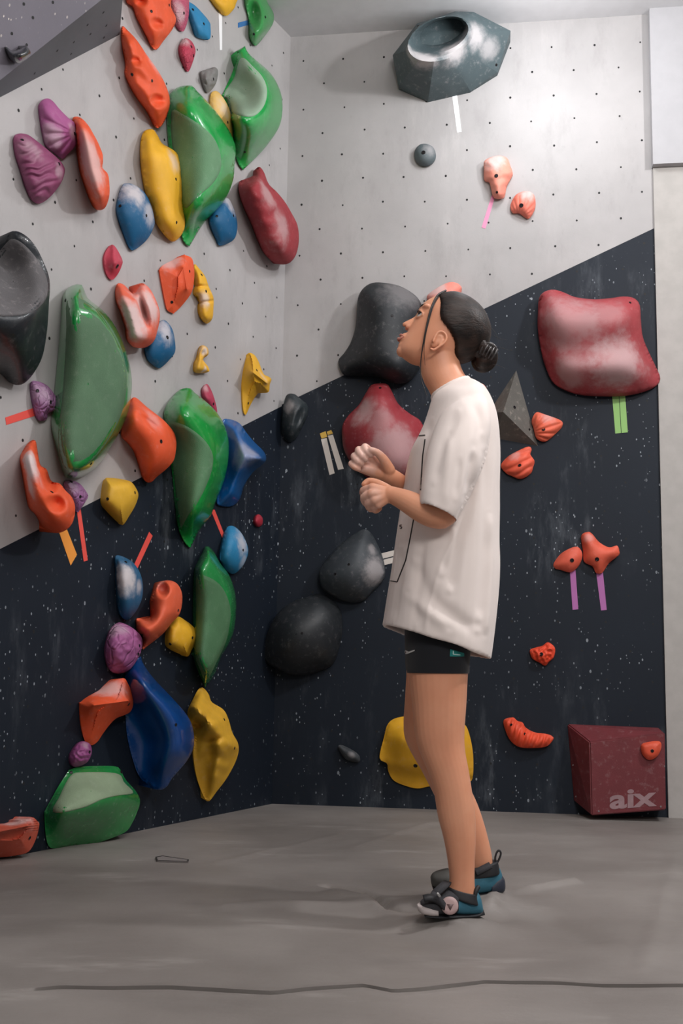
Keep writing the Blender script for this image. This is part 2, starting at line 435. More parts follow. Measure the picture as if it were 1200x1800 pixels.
def blob(plane, sil, D, apex=None, prof='dome', kk=0.5, N=96, M=18, smooth=True, fn=None, edge=0.010, foot=0.05, relax=None):
    """a bolted-on hold: outline on the wall, edge leaning out along the side it is seen from, rising to a ridge"""
    pts = resample(sil, N, True, smooth)
    cx = sum(p[0] for p in pts) / N; cy = sum(p[1] for p in pts) / N
    apex = apex or [(cx, cy)]
    apex = [(a[0], a[1], a[2] if len(a) > 2 else 1.0) for a in apex]
    if len(apex) == 1: apex = apex + [(apex[0][0] + 0.01, apex[0][1], apex[0][2])]
    p0 = plane.at(cx, cy); t0 = project(p0); t1 = project(p0 + plane.n * 0.02)
    tx, ty = t1[0] - t0[0], t1[1] - t0[1]; L = math.hypot(tx, ty); slide = L / 0.02
    tx, ty = tx / max(L, 1e-6), ty / max(L, 1e-6)
    mx = max((p[0] - cx) * tx + (p[1] - cy) * ty for p in pts); mn = min((p[0] - cx) * tx + (p[1] - cy) * ty for p in pts)
    kmax = min(kk, (mx - mn) * 0.62 / max(1e-6, slide * D))     # an edge may not lean out past its own hold
    E = []
    for p in pts:
        s = ((p[0] - cx) * tx + (p[1] - cy) * ty); s = s / mx if s > 0 else -s / mn
        E.append(max(min(edge, D * 0.4), D * kmax * sstep(-0.55, 0.9, s)))
    PT = np.array(pts); EN = np.array(E); AP = np.array(apex)
    area_ = 0.5 * abs(np.dot(PT[:, 0], np.roll(PT[:, 1], 1)) - np.dot(PT[:, 1], np.roll(PT[:, 0], 1)))
    h = math.sqrt(area_ / (M * 90.0))
    near = [nearest(p, apex) for p in pts]
    inner = []
    for dd in (0.12, 0.4, 0.8):
        for p, A in zip(pts, near):
            q = math.dist(p, A[:2]); t = min(0.6, dd * h / max(q, 1e-6)); inner.append((p[0] + (A[0] - p[0]) * t, p[1] + (A[1] - p[1]) * t))
    x0, y0 = PT.min(0); x1, y1 = PT.max(0); row = 0; yy = y0
    g2 = []
    while yy < y1:
        xx = x0 + (h / 2 if row % 2 else 0)
        while xx < x1: g2.append((xx, yy)); xx += h
        yy += h * 0.866; row += 1
    Q = np.array(g2); B_ = np.roll(PT, -1, 0)
    inside = np.zeros(len(Q), bool)
    for a, b in zip(PT, B_):
        c = (a[1] > Q[:, 1]) != (b[1] > Q[:, 1])
        with np.errstate(divide='ignore', invalid='ignore'):
            inside ^= c & (Q[:, 0] < (b[0] - a[0]) * (Q[:, 1] - a[1]) / (b[1] - a[1] + 1e-12) + a[0])
    de = seg_dist(Q, PT, B_)[0]; Q = Q[inside & (de > 1.0 * h)]
    if len(Q):
        da0 = seg_dist(Q, AP[:-1, :2], AP[1:, :2])[0]; Q = Q[da0 > 0.45 * h]
    ridge = []
    for a, b in zip(apex, apex[1:]):
        k = max(1, int(math.dist(a[:2], b[:2]) / h))
        for i in range(k + (1 if b is apex[-1] else 0)): ridge.append((a[0] + (b[0] - a[0]) * i / k, a[1] + (b[1] - a[1]) * i / k))
    V2 = [Vector(p) for p in pts] + [Vector(q) for q in inner] + [Vector(q) for q in Q.tolist()] + [Vector(q) for q in ridge]
    vo, eo, fo, ov, oe, of = delaunay_2d_cdt(V2, [(i, (i + 1) % N) for i in range(N)], [], 1, 1e-4)
    VO = np.array([(v.x, v.y) for v in vo])
    de, k, t = seg_dist(VO, PT, B_); e = EN[k] * (1 - t) + np.roll(EN, -1)[k] * t
    da, k2, t2 = seg_dist(VO, AP[:-1, :2], AP[1:, :2]); am = AP[:-1, 2][k2] * (1 - t2) + AP[1:, 2][k2] * t2
    r = de / (de + da + 1e-9)
    if prof == 'dome': g = np.sqrt(np.clip(1 - (1 - r) ** 2, 0, 1)) * 0.6 + (1 - (1 - r) ** 2) * 0.4
    elif prof == 'ramp': g = r
    elif prof == 'soft': g = r * r * (3 - 2 * r) * 0.5 + r * 0.5
    elif prof == 'round': g = np.sin(r * PI / 2)
    else: g = 1 - (1 - r) ** 4
    d = e + (D * am - e) * g
    if relax is None: relax = 0 if prof in ('ramp', 'flat') else 14
    tri_ = np.array([list(f) for f in fo]); fixed = np.zeros(len(vo), bool); fixed[de < 0.5 * h] = True
    I = np.concatenate([tri_[:, 0], tri_[:, 1], tri_[:, 2]] * 2); J = np.concatenate([tri_[:, 1], tri_[:, 2], tri_[:, 0], tri_[:, 2], tri_[:, 0], tri_[:, 1]])
    cnt = np.bincount(I, minlength=len(vo)) + 1e-9
    for _ in range(relax):
        m = np.bincount(I, weights=d[J], minlength=len(vo)) / cnt; d = np.where(fixed, d, m)
    if fn:
        d = np.maximum(0.002, d + np.array([fn(v.x, v.y, float(q)) for v, q in zip(vo, r)]))
        for _ in range(2 if relax else 0):
            m = np.bincount(I, weights=d[J], minlength=len(vo)) / cnt; d = np.where(fixed, d, m)
    bm = bmesh.new(); V = [bm.verts.new(plane.at(v.x, v.y, float(q))) for v, q in zip(vo, d)]
    for f in fo:
        try: bm.faces.new([V[i] for i in f])
        except ValueError: pass
    # side wall down to the panel, and the back
    be = [e_ for e_ in bm.edges if e_.is_boundary]
    low = {}
    cen = plane.at(cx, cy)
    for e_ in be:
        for v in e_.verts:
            if v not in low:
                fp = v.co - plane.n * (v.co - plane.p).dot(plane.n)
                low[v] = bm.verts.new(fp + (cen - fp) * foot)
    for e_ in be:
        a, b = e_.verts; bm.faces.new((a, b, low[b], low[a]))
    c = bm.verts.new(cen)
    for e_ in be: bm.faces.new((low[e_.verts[0]], low[e_.verts[1]], c))
    finish(bm)
    return bm, cen
def decal(parent, bvh, outline, name, m, off=0.0012, N=64, M=10, smooth=True, pts_smooth=True):
    pts = resample(outline, N, True, pts_smooth); cx = sum(p[0] for p in pts) / N; cy = sum(p[1] for p in pts) / N
    bm = bmesh.new(); rows = []
    for j in range(M + 1):
        r = j / M * 0.985; row = []
        for p in pts:
            d = ray(p[0] + (cx - p[0]) * r, p[1] + (cy - p[1]) * r); hit, n, i, dd = bvh.ray_cast(EYE, d)
            if hit is None: hit, n, i, dd = bvh.find_nearest(EYE + d * (WORLD[parent.name] - EYE).length)
            if n.dot(EYE - hit) < 0: n = -n
            row.append(hit + n * off)
        rows.append(row)
    under = [p - (p - EYE).normalized() * -off * 2.2 for p in rows[0]]
    rings(bm, [under] + rows, cap=False); bm.faces.ensure_lookup_table()
    finish(bm)
    return child(name, bm, m, parent, smooth=smooth)
def pxr(plane, x, y, r): return (plane.at(x + r, y) - plane.at(x, y)).length
GL = 'climbing holds on the left wall'; GB = 'climbing holds on the back wall'
def hold(plane, label, rgb, sil, D, apex=None, bolts='', chalk='', group=None, rough=0.62, dust=0.15, grain=0.25, crack=0, coat=0, flat=False, sharp=None, br=0.0055, cat='climbing hold', name='climbing_hold', **kw):
    bm, c = blob(plane, P(sil), D, [tuple(a) for a in P(apex)] if apex else None, **kw)
    bvh = BVHTree.FromBMesh(bm)
    ck = []
    for q in P(chalk):
        hit, n, i, dd = bvh.ray_cast(EYE, ray(q[0], q[1]))
        if hit is None: continue
        ck.append((tuple(hit - c), q[2] / F * (hit - EYE).length * 1.15, q[3] * .95))
    m = hold_mat('resin_' + label.split()[0], rgb, rough, ck, dust, grain, crack, coat)
    o = obj(name, bm, m, None, c, smooth=not flat, sharp=sharp)
    tag(o, label, cat, group or (GL if plane is LW else GB))
    o_b = bvh
    for b in P(bolts): bolt(o, bvh, b[0], b[1], b[2] if len(b) > 2 else br)
    return o, bvh
ORA = (236, 90, 46); RAS = (188, 58, 84); RED = (152, 46, 54); GRN = (26, 160, 72); YEL = (236, 178, 38); BLU = (0, 92, 138)
LBL = (38, 132, 180); PUR = (150, 78, 140); BLK = (26, 33, 39); GRY = (120, 124, 128); TEAL = (30, 92, 130); CORAL = (240, 118, 92)
MATTE_G = lambda n, rgb=(92, 140, 104), ck=(): hold_mat('green_grip_texture_' + n, rgb, 0.75, ck, 0.10, 0.9)

# ---- left wall, from the top down
hold(LW, 'orange hold cut by the top edge, left of the small raspberry and light blue holds', ORA,
     '226,-40 222,0 234,12 241,31 257,62 272,88 288,71 305,48 309,31 300,8 304,-40', .085, '270,-20 275,45', '297,9 266,20', fn=dents((277, 41, 15, 11, 30, -.03), (248, 2, 14, 10, 0, -.025)))
hold(LW, 'raspberry pink hold cut by the top edge, beside the orange one', (190, 84, 112), '299,-12 300,15 309,43 318,55 325,51 332,23 328,-12', .05, None, '323,23', '318,20,20,.5', crack=70)
hold(LW, 'light blue slim hold at the top edge, pointing down right', LBL, '326,3 339,7 353,20 367,37 370,47 368,69 347,65 339,48 332,25', .05, '355,45', '339,17 358,42')
hold(LW, 'yellow pointed hold cut by the top edge, above the white tape', YEL, '366,-14 417,-14 414,8 410,17 397,28 384,17 373,3', .05, '400,5')
gtop, b = hold(LW, 'small green hold near the top of the corner, with a scooped hollow', (58, 150, 78), '431,-10 438,43 439,65 446,79 454,77 478,45 481,25 472,8 461,-10', .085, '466,15 462,50', '466,30 446,60', rough=.3, coat=.5, fn=dents((446, 22, 15, 34, -8, -.035)))
hold(LW, 'small raspberry hold with two bolts, below the light blue hold', RAS, '325,67 336,72 343,85 342,99 332,125 325,119 316,94 317,77', .045, None, '336,82 340,98', '325,72,14,.6', crack=60)
hold(LW, 'small grey wooden-looking hold with a ragged bolt, upper left wall', (126, 124, 122), '353,127 364,122 377,118 383,125 380,145 370,160 363,162 356,147', .04, None, '375,139', fn=lumps(.12, .01))
hold(LW, 'long orange hold with two pockets beside the grey overhang', ORA,
     '214,46 225,54 240,70 257,95 275,120 290,147 298,172 297,192 287,217 276,226 270,217 262,200 247,180 235,162 224,140 220,127 221,115 220,102 215,75', .10,
     '228,75 258,130 278,185', '267,142 232,131', '268,110,26,.45', fn=plus(dents((240, 107, 13, 10, 30, -.03), (278, 177, 20, 14, 20, -.035)), lumps(.05, .012)))
g, b = hold(LW, 'glossy green scooped hold highest on the left wall, next to the corner', GRN,
     '417,89 417,89 430,82 430,82 437,94 449,105 472,125 486,145 495,170 496,198 490,224 472,252 452,275 427,299 427,299 418,286 410,255 407,227 404,196 390,168 390,168 398,150 410,122', .22,
     '448,120 468,142 475,172 466,198 440,212 412,206', '430,267', '', rough=.22, coat=.45, prof='round', relax=30, fn=dents((430, 152, 44, 62, 12, -.07)), M=26)
decal(g, b, P('424,102 446,119 463,139 469,162 463,187 446,204 424,204 404,193 393,167 412,136'), 'grip_face', MATTE_G('a', (150, 176, 152)))
hold(LW, 'pale yellow worn hold tucked between the two upper green holds', (236, 190, 96), '370,167 376,160 384,162 395,176 404,195 408,218 408,250 398,250 380,215 370,193', .05, None, '400,215', '394,190,22,.55')
g, b = hold(LW, 'large glossy green half-moon hold behind the tall yellow one', GRN,
     '299,164 299,164 313,153 336,150 345,159 359,173 381,198 404,232 414,261 412,289 410,315 398,346 381,368 359,391 333,433 333,433 329,432 320,419 315,380 305,320 297,260 293,204', .21,
     '345,180 385,228 394,270 378,325 350,365', '', '', rough=.2, coat=.45, prof='round', relax=40, M=26)
decal(g, b, P('302,196 322,201 353,221 376,244 387,272 387,298 373,323 347,346 325,366 319,326 312,283 303,255'), 'grip_face', MATTE_G('b', (100, 144, 106)))
hold(LW, 'tall smooth yellow hold with a wavy outline, upper left wall', YEL,
     '248,244 254,230 268,227 277,238 285,252 302,262 313,272 320,292 322,315 322,349 326,388 320,411 305,425 291,416 276,394 268,368 257,340 251,312 247,275', .10,
     '282,275 300,320 305,385', '309,315 310,391', '306,285,24,.5')
hold(LW, 'blue chalky hold left of the tall yellow hold', BLU, '214,327 225,322 240,327 255,340 266,362 272,390 267,407 255,425 235,440 227,435 217,410 207,380 205,360', .075, '246,375', '211,362 257,379', '240,342,30,.85 262,375,26,.6')
hold(LW, 'blue hold peeking out below the large green half-moon', BLU, '368,385 374,360 398,348 408,360 415,380 417,402 410,422 387,432 381,422 371,400', .07, '400,385', '410,379 381,380', '404,358,24,.7')
hold(LW, 'long matte red hold with a rounded lower end, next to the corner', RED,
     '420,320 430,315 444,309 449,298 456,293 464,303 472,323 486,337 500,354 512,374 523,397 525,425 520,448 509,462 495,465 479,460 464,445 452,419 441,391 427,360 420,337', .17,
     '452,325 475,365 495,420', '', '495,400,34,.35 470,340,30,.35', rough=.8, kk=.62, fn=lumps(.06, .008))
hold(LW, 'mauve purple fan-ridged hold, upper of the two overlapping purple ones', (168, 88, 142), '69,192 71,179 82,173 92,177 105,192 120,207 132,217 138,235 136,250 130,260 120,270 110,279 97,270 82,257 75,232', .07, '112,225', '131,235', '90,240,24,.4 128,230,16,.4', fn=fan(132, 235, 7, .013), M=26, N=128)
hold(LW, 'deep purple striped hold, lower of the two overlapping purple ones', (146, 74, 112), '24,242 32,235 47,236 60,244 80,260 100,277 111,290 114,302 107,322 92,342 77,355 65,358 55,350 45,327 35,295 27,270', .08, '80,300', '39,246 104,288', '60,262,24,.3 104,300,16,.3', fn=stripes(70, 15, .015, 14), M=30, N=128)
hold(LW, 'long orange chalky hold with a side slot, right of the purple pair', ORA, '128,210 131,205 142,207 155,220 165,237 172,250 180,270 181,285 180,295 189,305 192,320 192,345 184,366 170,369 162,357 152,332 142,300 136,262 132,232', .16,
     '150,230 165,290 178,340', '', '156,285,56,.62 146,250,30,.45', kk=.66, fn=dents((174, 262, 7, 28, -14, -.05)))
g, b = hold(LW, 'big black hold with a round scoop at the left edge of the picture', BLK,
     '0,445 15,411 25,406 37,409 52,420 65,437 74,455 85,482 88,505 86,532 85,555 82,587 75,625 62,652 45,672 30,677 15,671 0,657 -40,640 -60,560 -35,480', .26,
     '-30,556 10,560 40,560 66,545 78,520', '', '', rough=.42, coat=.2, prof='round', relax=30, fn=dents((28, 488, 60, 76, 0, -.12)), M=30, N=128)
decal(g, b, P('20,420 40,428 62,452 78,480 84,508 76,532 52,550 20,556 -12,552 -40,520 -20,470 2,438'), 'grip_face', hold_mat('charcoal_grip_texture', (98, 96, 98), .8, [], .3, .8))
hold(LW, 'raspberry egg-shaped hold with a hole, above the orange ear-shaped hold', (186, 60, 80), '197,430 205,437 215,457 214,467 207,482 197,492 189,485 184,470 183,452 189,437', .06, '205,462', '206,468,.008', sharp=40, prof='soft')
g, b = hold(LW, 'largest green half-moon hold with a flat textured face, left part of the wall', (24, 138, 62),
     '110,520 110,520 120,505 140,499 147,507 155,525 180,545 200,570 217,605 227,637 232,670 230,700 225,725 215,750 197,782 180,810 160,830 135,842 115,839 115,839 107,822 102,800 94,770 90,745 92,717 96,687 102,625 107,562', .17,
     '160,560 192,620 200,680 180,750 140,805', '115,528 160,815', '', rough=.2, coat=.8, prof='flat', M=24)
decal(g, b, P('118,530 140,525 170,545 192,572 210,605 220,640 222,680 217,712 207,742 185,780 160,810 135,825 115,822 105,795 103,755 110,700 115,625 117,575'), 'grip_face', MATTE_G('c', (84, 118, 88)))
hold(LW, 'orange ear-shaped hold with a long slot, right of the largest green hold', (235, 104, 74), '205,500 217,500 232,515 237,508 242,500 252,498 265,510 277,535 281,555 277,580 270,600 255,611 235,610 224,597 221,575 212,547 204,525', .14,
     '222,530 240,590 262,590 266,545', '', '232,570,46,.8 265,530,40,.75 225,535,24,.5', kk=.6, fn=dents((253, 548, 9, 38, -16, -.07)))
hold(LW, 'greyish blue chalky hold under the orange ear-shaped hold', BLU, '270,575 279,566 290,563 302,577 307,597 308,617 299,631 281,647 268,641 259,631 255,611 260,590', .07, '294,598', '294,593,.007', '292,582,28,.75')
hold(LW, 'orange block hold with slanted faces, left of the segmented yellow one', ORA, '280,475 280,475 285,467 302,458 324,448 324,448 337,454 341,472 341,492 336,515 319,538 305,551 305,551 296,547 292,539 285,504', .085, '322,470 328,508', '333,477 302,531', '300,462,26,.55', prof='ramp', sharp=30)
hold(LW, 'yellow segmented finger-like hold curving down', YEL, '341,465 350,472 361,487 367,504 375,523 375,543 373,560 364,569 356,563 350,549 349,525 341,515 343,495', .055, '353,490 362,520 364,555', '354,483 362,512', '362,525,16,.7', fn=lambda x, y, r: -.012 * math.exp(-((y - 531 - (x - 360) * -.15) / 2.5) ** 2) - .009 * math.exp(-((y - 503) / 2.5) ** 2), M=24, N=128)
hold(LW, 'tiny yellow and white hook hold in the middle of the left wall', (232, 176, 50), '353,608 364,611 366,623 357,632 366,645 366,654 344,655 342,640 347,628', .05, '357,618 352,645', '', '358,618,12,.9 360,650,9,.7', fn=dents((357, 622, 7, 12, 20, -.02)))
hold(LW, 'yellow horned hold sticking out near the corner', YEL, '435,625 439,620 448,625 455,637 463,657 472,662 477,667 474,676 472,689 460,691 452,693 441,710 432,729 428,722 426,699 426,676 429,651', .11, '445,655 468,673', '451,651 436,709', '462,662,16,.35', prof='ramp', sharp=45)
hold(LW, 'slim raspberry hold half behind the glossy green hold', (176, 56, 84), '356,682 364,675 373,690 380,713 381,726 373,722 361,706 356,695', .035, None, '375,710', '362,682,10,.4')
hold(LW, 'orange wedge hold with a groove, between two big green holds', ORA, '224,715 230,702 239,699 259,716 288,739 305,759 310,776 309,793 305,810 293,824 276,838 265,848 254,845 248,827 237,795 225,778 213,761', .15,
     '240,735 275,768 290,790', '283,776,.007', '270,735,26,.3', kk=.62, fn=dents((262, 742, 38, 8, 38, -.03)))
g, b = hold(LW, 'glossy green hold with a bright rounded top, left of the pointed blue hold', (24, 150, 62),
     '289,736 288,722 299,702 316,685 333,682 343,691 361,705 381,725 394,747 401,770 402,798 398,827 390,855 378,883 370,907 350,932 340,952 334,964 334,964 325,955 316,937 311,917 309,895 307,883 302,827 294,770', .20,
     '322,722 362,750 383,790 372,840 345,900', '', '', rough=.2, coat=.45, prof='round', relax=40, M=26)
decal(g, b, P('294,747 316,744 339,756 361,776 373,798 373,821 364,849 350,878 333,903 322,922 318,928 314,900 310,870 304,820'), 'grip_face', MATTE_G('d', (86, 130, 92)))
hold(LW, 'blue pointed hold like a broad cone, next to the dark corner', (12, 92, 160), '391,740 404,737 421,744 432,759 446,776 463,793 468,805 463,815 443,832 429,855 421,878 407,890 387,889 381,883 385,860 392,830 396,775', .22, '458,806', '', '430,790,34,.4', rough=.35, coat=.5, prof='round', kk=.35, relax=10, M=26)
hold(LW, 'orange hold with a hollow and a big shadow, far left above the orange tape', ORA, '51,777 62,774 66,792 71,817 82,825 90,845 105,850 115,862 127,875 132,892 130,912 122,927 107,936 92,936 77,927 65,907 52,892 45,860 40,830 36,805 40,792', .19,
     '55,810 65,860 95,900 112,895', '91,865', '52,805,44,.95 52,850,26,.6', kk=.66, fn=dents((84, 845, 14, 30, -28, -.06), (100, 885, 22, 18, 30, -.05)))
hold(LW, 'small lilac cracked hold beside the red tape, left of the largest green hold', (150, 98, 146), '55,672 65,670 82,677 95,692 102,705 101,715 95,722 85,727 82,737 70,740 62,727 59,712 56,695', .055, '82,705', '66,687 89,707', '78,690,24,.35', crack=32)
hold(LW, 'small lilac cracked hold wedged under the largest green hold', (150, 100, 148), '114,847 125,844 140,850 150,862 155,872 150,882 145,890 140,897 135,900 127,882 122,872 115,860', .045, None, '125,847 141,873', '130,855,18,.3', crack=36)
hold(LW, 'yellow rounded block with two bolts on the paint line of the left wall', (226, 176, 48), '184,842 195,840 212,842 230,847 240,860 243,872 237,890 227,907 217,922 210,920 190,900 179,885 180,862', .08, '215,870', '189,877 237,866', '225,905,14,.0', sharp=50, prof='flat')
hold(LW, 'dark blue oval hold with a white chalked face', TEAL, '202,980 207,976 220,980 235,990 246,1007 251,1027 250,1050 242,1070 230,1086 222,1090 212,1082 207,1062 205,1025 204,1000', .08, '224,1020 228,1050', '221,988', '226,1015,32,.9 244,1030,16,.6', kk=.6)
hold(LW, 'orange hooked hold with a round pocket, above the lower yellow block', (236, 102, 66), '241,1087 265,1087 266,1067 266,1052 272,1035 280,1024 295,1020 310,1025 319,1040 320,1060 315,1080 302,1095 290,1110 277,1122 260,1135 250,1142 252,1120 242,1110 240,1097', .13,
     '296,1040 300,1070 262,1108', '313,1073 250,1115', '285,1030,12,.25', kk=.6, fn=dents((286, 1037, 14, 16, 20, -.06)))
hold(LW, 'yellow block hold with two bolts, left of the lower green leaf-shaped hold', YEL, '294,1105 300,1095 312,1084 325,1090 340,1102 350,1117 347,1127 337,1142 330,1154 317,1150 300,1142 292,1132', .07, '325,1118', '299,1132 338,1121', '', sharp=50, prof='flat')
hold(LW, 'round purple lumpy hold just above the big blue hold', (164, 92, 144), '190,1117 197,1102 210,1094 230,1102 247,1117 250,1132 245,1152 230,1175 212,1184 195,1180 187,1162 185,1140', .10, '215,1135', '245,1135 243,1150', '210,1105,24,.35', kk=.6, crack=17, fn=lumps(.09, .008))
hold(LW, 'tiny red round hold near the dark corner', (170, 40, 58), '449,908 454,904 460,908 462,915 460,923 453,926 447,918', .028)
hold(LW, 'pale blue hold with chalked right side, below the pointed blue hold', LBL, '397,930 407,924 420,932 430,947 436,965 434,980 425,997 410,1009 397,1002 390,990 386,980 390,955', .075, '415,965', '427,967', '426,955,26,.75 428,985,16,.5', kk=.6)
g, b = hold(LW, 'green leaf-shaped hold with pointed ends, lowest of the tall green ones', (40, 142, 72),
     '342,1002 346,990 360,962 360,962 366,960 377,972 387,990 400,1007 410,1030 415,1057 414,1085 410,1112 400,1135 387,1157 377,1185 361,1207 361,1207 355,1197 345,1172 338,1150 338,1150 339,1105 340,1055', .14,
     '370,1005 395,1050 392,1100 370,1160', '', '', rough=.25, coat=.7, prof='flat', M=24)
decal(g, b, P('346,1013 365,1014 385,1027 398,1047 405,1075 402,1105 396,1130 382,1160 363,1195 352,1177 344,1152 345,1105 345,1055'), 'grip_face', MATTE_G('e', (78, 122, 84)))
hold(LW, 'orange wedge hold with a chalked top, left of the big blue hold', ORA, '140,1236 140,1236 152,1226 173,1214 199,1200 217,1192 225,1202 232,1219 234,1237 230,1250 221,1256 204,1263 191,1276 180,1291 171,1304 160,1310 149,1302 142,1271', .12, '165,1240 225,1232', '226,1238', '195,1212,34,.55', kk=.5, prof='ramp', sharp=50)
g, b = hold(LW, 'big blue smooth hold low on the left wall', (0, 64, 130),
     '221,1183 240,1159 248,1154 251,1165 269,1191 299,1223 323,1250 336,1271 341,1295 339,1317 328,1338 312,1357 301,1370 293,1383 280,1389 264,1383 245,1365 235,1341 225,1303 221,1269 220,1230', .26,
     '250,1185 294,1234 324,1276 330,1300 322,1325', '309,1274', '', rough=.3, coat=.5, prof='soft', kk=.72, relax=30, fn=dents((265, 1300, 50, 90, -15, -.035)), M=26, dust=.05)
hold(LW, 'yellow rocky hold with a hollow, right of the big blue hold', (232, 178, 50), '331,1247 339,1229 349,1211 357,1209 367,1221 372,1234 392,1247 401,1263 408,1287 418,1306 419,1322 412,1343 397,1370 381,1391 368,1408 361,1405 352,1386 344,1359 340,1327 341,1290 333,1263', .17,
     '342,1243 358,1262 388,1290 411,1314', '412,1315 394,1265', '', kk=.6, prof='soft', relax=6, sharp=40, fn=plus(dents((350, 1270, 16, 14, 20, -.06), (376, 1300, 26, 8, -10, -.02)), lumps(.05, .014, 3)))
hold(LW, 'small purple hold resting above the low green hold', (146, 72, 128), '123,1330 132,1312 143,1303 156,1306 161,1315 160,1328 152,1341 136,1348 126,1345', .06, '146,1325', '157,1322', '150,1310,12,.3', kk=.6, fn=lumps(.2, .006))
g, b = hold(LW, 'wide green hold touching the mat in the lower left corner', (36, 134, 66),
     '78,1427 78,1427 87,1410 104,1380 121,1354 121,1354 134,1349 152,1347 201,1347 212,1354 221,1371 238,1390 246,1408 240,1430 232,1447 221,1462 191,1475 152,1486 108,1490 87,1489 80,1464', .17,
     '110,1425 160,1412 215,1396', '125,1358 213,1357', '', rough=.25, coat=.6, prof='soft', sharp=50)
decal(g, b, P('124,1364 145,1358 205,1360 218,1376 234,1394 210,1398 180,1405 145,1420 95,1428 105,1400'), 'grip_face', MATTE_G('f', (140, 160, 130)))
hold(LW, 'reddish orange ledge hold at the lower left edge of the picture', (196, 84, 60), '-40,1453 0,1448 22,1447 39,1440 56,1436 67,1445 69,1451 63,1475 50,1497 26,1504 0,1507 -40,1508', .12, '0,1462 48,1452', '52,1473', '30,1446,30,.5', kk=.5, prof='ramp', sharp=50, fn=lambda x, y, r: .004 * math.sin((y - x * -.12) * 1.6) * (y < 1460))
hold(GP, 'shiny black pinch hold on the grey overhanging panel', (34, 38, 44), '10,82 22,89 37,85 45,80 54,91 50,100 35,111 25,110 16,100', .07, '35,95', '', '', group=GL, rough=.2, coat=.8)

# ---- back wall
def solid(label, plane, vs, fs, m, name, cat, group):
    bm = bmesh.new(); V = [bm.verts.new(plane.at(*v)) for v in vs]
    for f in fs: bm.faces.new([V[i] for i in f])
    finish(bm); return bm
# big dark faceted volume with a round pocket
corners = [(690, 97, .07), (733, 41, .16), (800, 20, .20), (832, 21, .18), (897, 54, .10), (874, 127, .03), (826, 160, .015), (752, 178, .01), (700, 152, .03)]
K_ = 4; outer = []; rim = []; inner_ = []; floor_ = []
for a_, b_ in zip(corners, corners[1:] + corners[:1]):
    for k in range(K_): outer.append(tuple(u + (v - u) * k / K_ for u, v in zip(a_, b_)))
def ell(x, y, rx, ry, t, a): c_, s_ = math.cos(a), math.sin(a); return (x + rx * t[0] * c_ - ry * t[1] * s_, y + rx * t[0] * s_ + ry * t[1] * c_)
tilt = math.radians(-20)
for (x, y, d_) in outer:
    dx, dy = x - 776, y - 68; c_, s_ = math.cos(-tilt), math.sin(-tilt); lx, ly = (dx * c_ - dy * s_) / 54, (dx * s_ + dy * c_) / 38; q = math.hypot(lx, ly); t_ = (lx / q, ly / q)
    rim.append(ell(774, 68, 60, 37, t_, tilt) + (.285 - .0006 * (x - 774),)); inner_.append(ell(774, 62, 51, 29, t_, tilt) + (.262,)); floor_.append(ell(776, 56, 40, 20, t_, tilt) + (.15,))
bm = bmesh.new()
rows_ = [[BW.at(*p) - BW.n * p[2] for p in outer], [BW.at(*p) for p in outer]]
for t_ in (.5,): rows_.append([BW.at(*[u + (v - u) * t_ for u, v in zip(a_, b_)]) for a_, b_ in zip(outer, rim)])
rows_ += [[BW.at(*p) for p in rim], [BW.at(*[(u + v) / 2 + (.010 if i == 2 else 0) for i, (u, v) in enumerate(zip(a_, b_))]) for a_, b_ in zip(rim, inner_)], [BW.at(*p) for p in inner_], [BW.at(*p) for p in floor_]]
rings(bm, rows_); finish(bm); bv_ = BVHTree.FromBMesh(bm); c = BW.at(790, 100)
ck_ = [(bv_.ray_cast(EYE, ray(x, y))[0] - c, r, a) for x, y, r, a in ((745, 102, .09, .6), (800, 92, .09, .6), (720, 95, .06, .5), (835, 62, .08, .5), (860, 85, .07, .4))]
o = tag(obj('climbing_hold', bm, hold_mat('resin_charcoal', (72, 86, 90), .6, ck_, .3, .4), None, c, sharp=17), 'big charcoal faceted hold with a round pocket at the top of the back wall', 'climbing hold', GB)
bolt(o, bv_, 735, 45, .006); bolt(o, bv_, 872, 114, .006)
hold(BW, 'small round dark grey hold with a bolt, below the big charcoal hold', (84, 94, 98), '730,262 738,254 750,253 761,259 766,272 763,284 752,292 740,291 731,284 728,272', .05, '744,270', '744,268,.009', '755,262,14,.3')
hold(BW, 'pink skull-shaped hold with two bolts, upper back wall', (240, 150, 130), '850,297 852,282 872,274 890,277 897,292 901,307 895,319 890,330 886,347 875,350 866,345 860,322 851,317', .07, '872,300 876,335', '872,309,.0085 873,338', '872,284,20,.7', fn=lumps(.1, .006))
hold(BW, 'small pink ridged hold right of the skull-shaped one', (236, 126, 106), '897,360 907,342 925,336 937,341 941,355 939,370 930,384 922,382 912,375 900,374', .055, '920,358', '916,361,.009', '928,342,16,.7', fn=fan(912, 385, 12, .006), N=128)
hold(BW, 'big black bell-shaped hold behind the climber\'s face', (32, 37, 42), '640,505 655,497 675,497 700,502 720,512 735,525 742,542 745,580 745,620 738,645 720,670 695,675 675,667 655,662 630,661 605,660 596,645 595,632 605,620 617,600 625,572 627,542 630,520', .22,
     '672,545 668,610 690,640', '689,555', '705,515,46,.2', rough=.58, kk=.3)
hold(BW, 'pink hold peeking out above the climber\'s hair', (240, 140, 124), '750,525 759,512 783,498 797,496 808,501 811,512 800,540 765,548', .08, None, '', '770,508,22,.6')
hold(BW, 'red pear-shaped hold with chalk smears behind the climber\'s raised hand', (152, 48, 56), '652,677 665,674 680,675 687,685 700,710 720,727 739,740 747,765 748,800 735,835 705,852 655,845 620,817 605,792 601,767 602,747 612,730 630,712 642,692', .20,
     '668,715 672,770 690,800', '668,682', '640,722,30,.42 695,790,60,.34 672,740,30,.22', kk=.3, rough=.55)
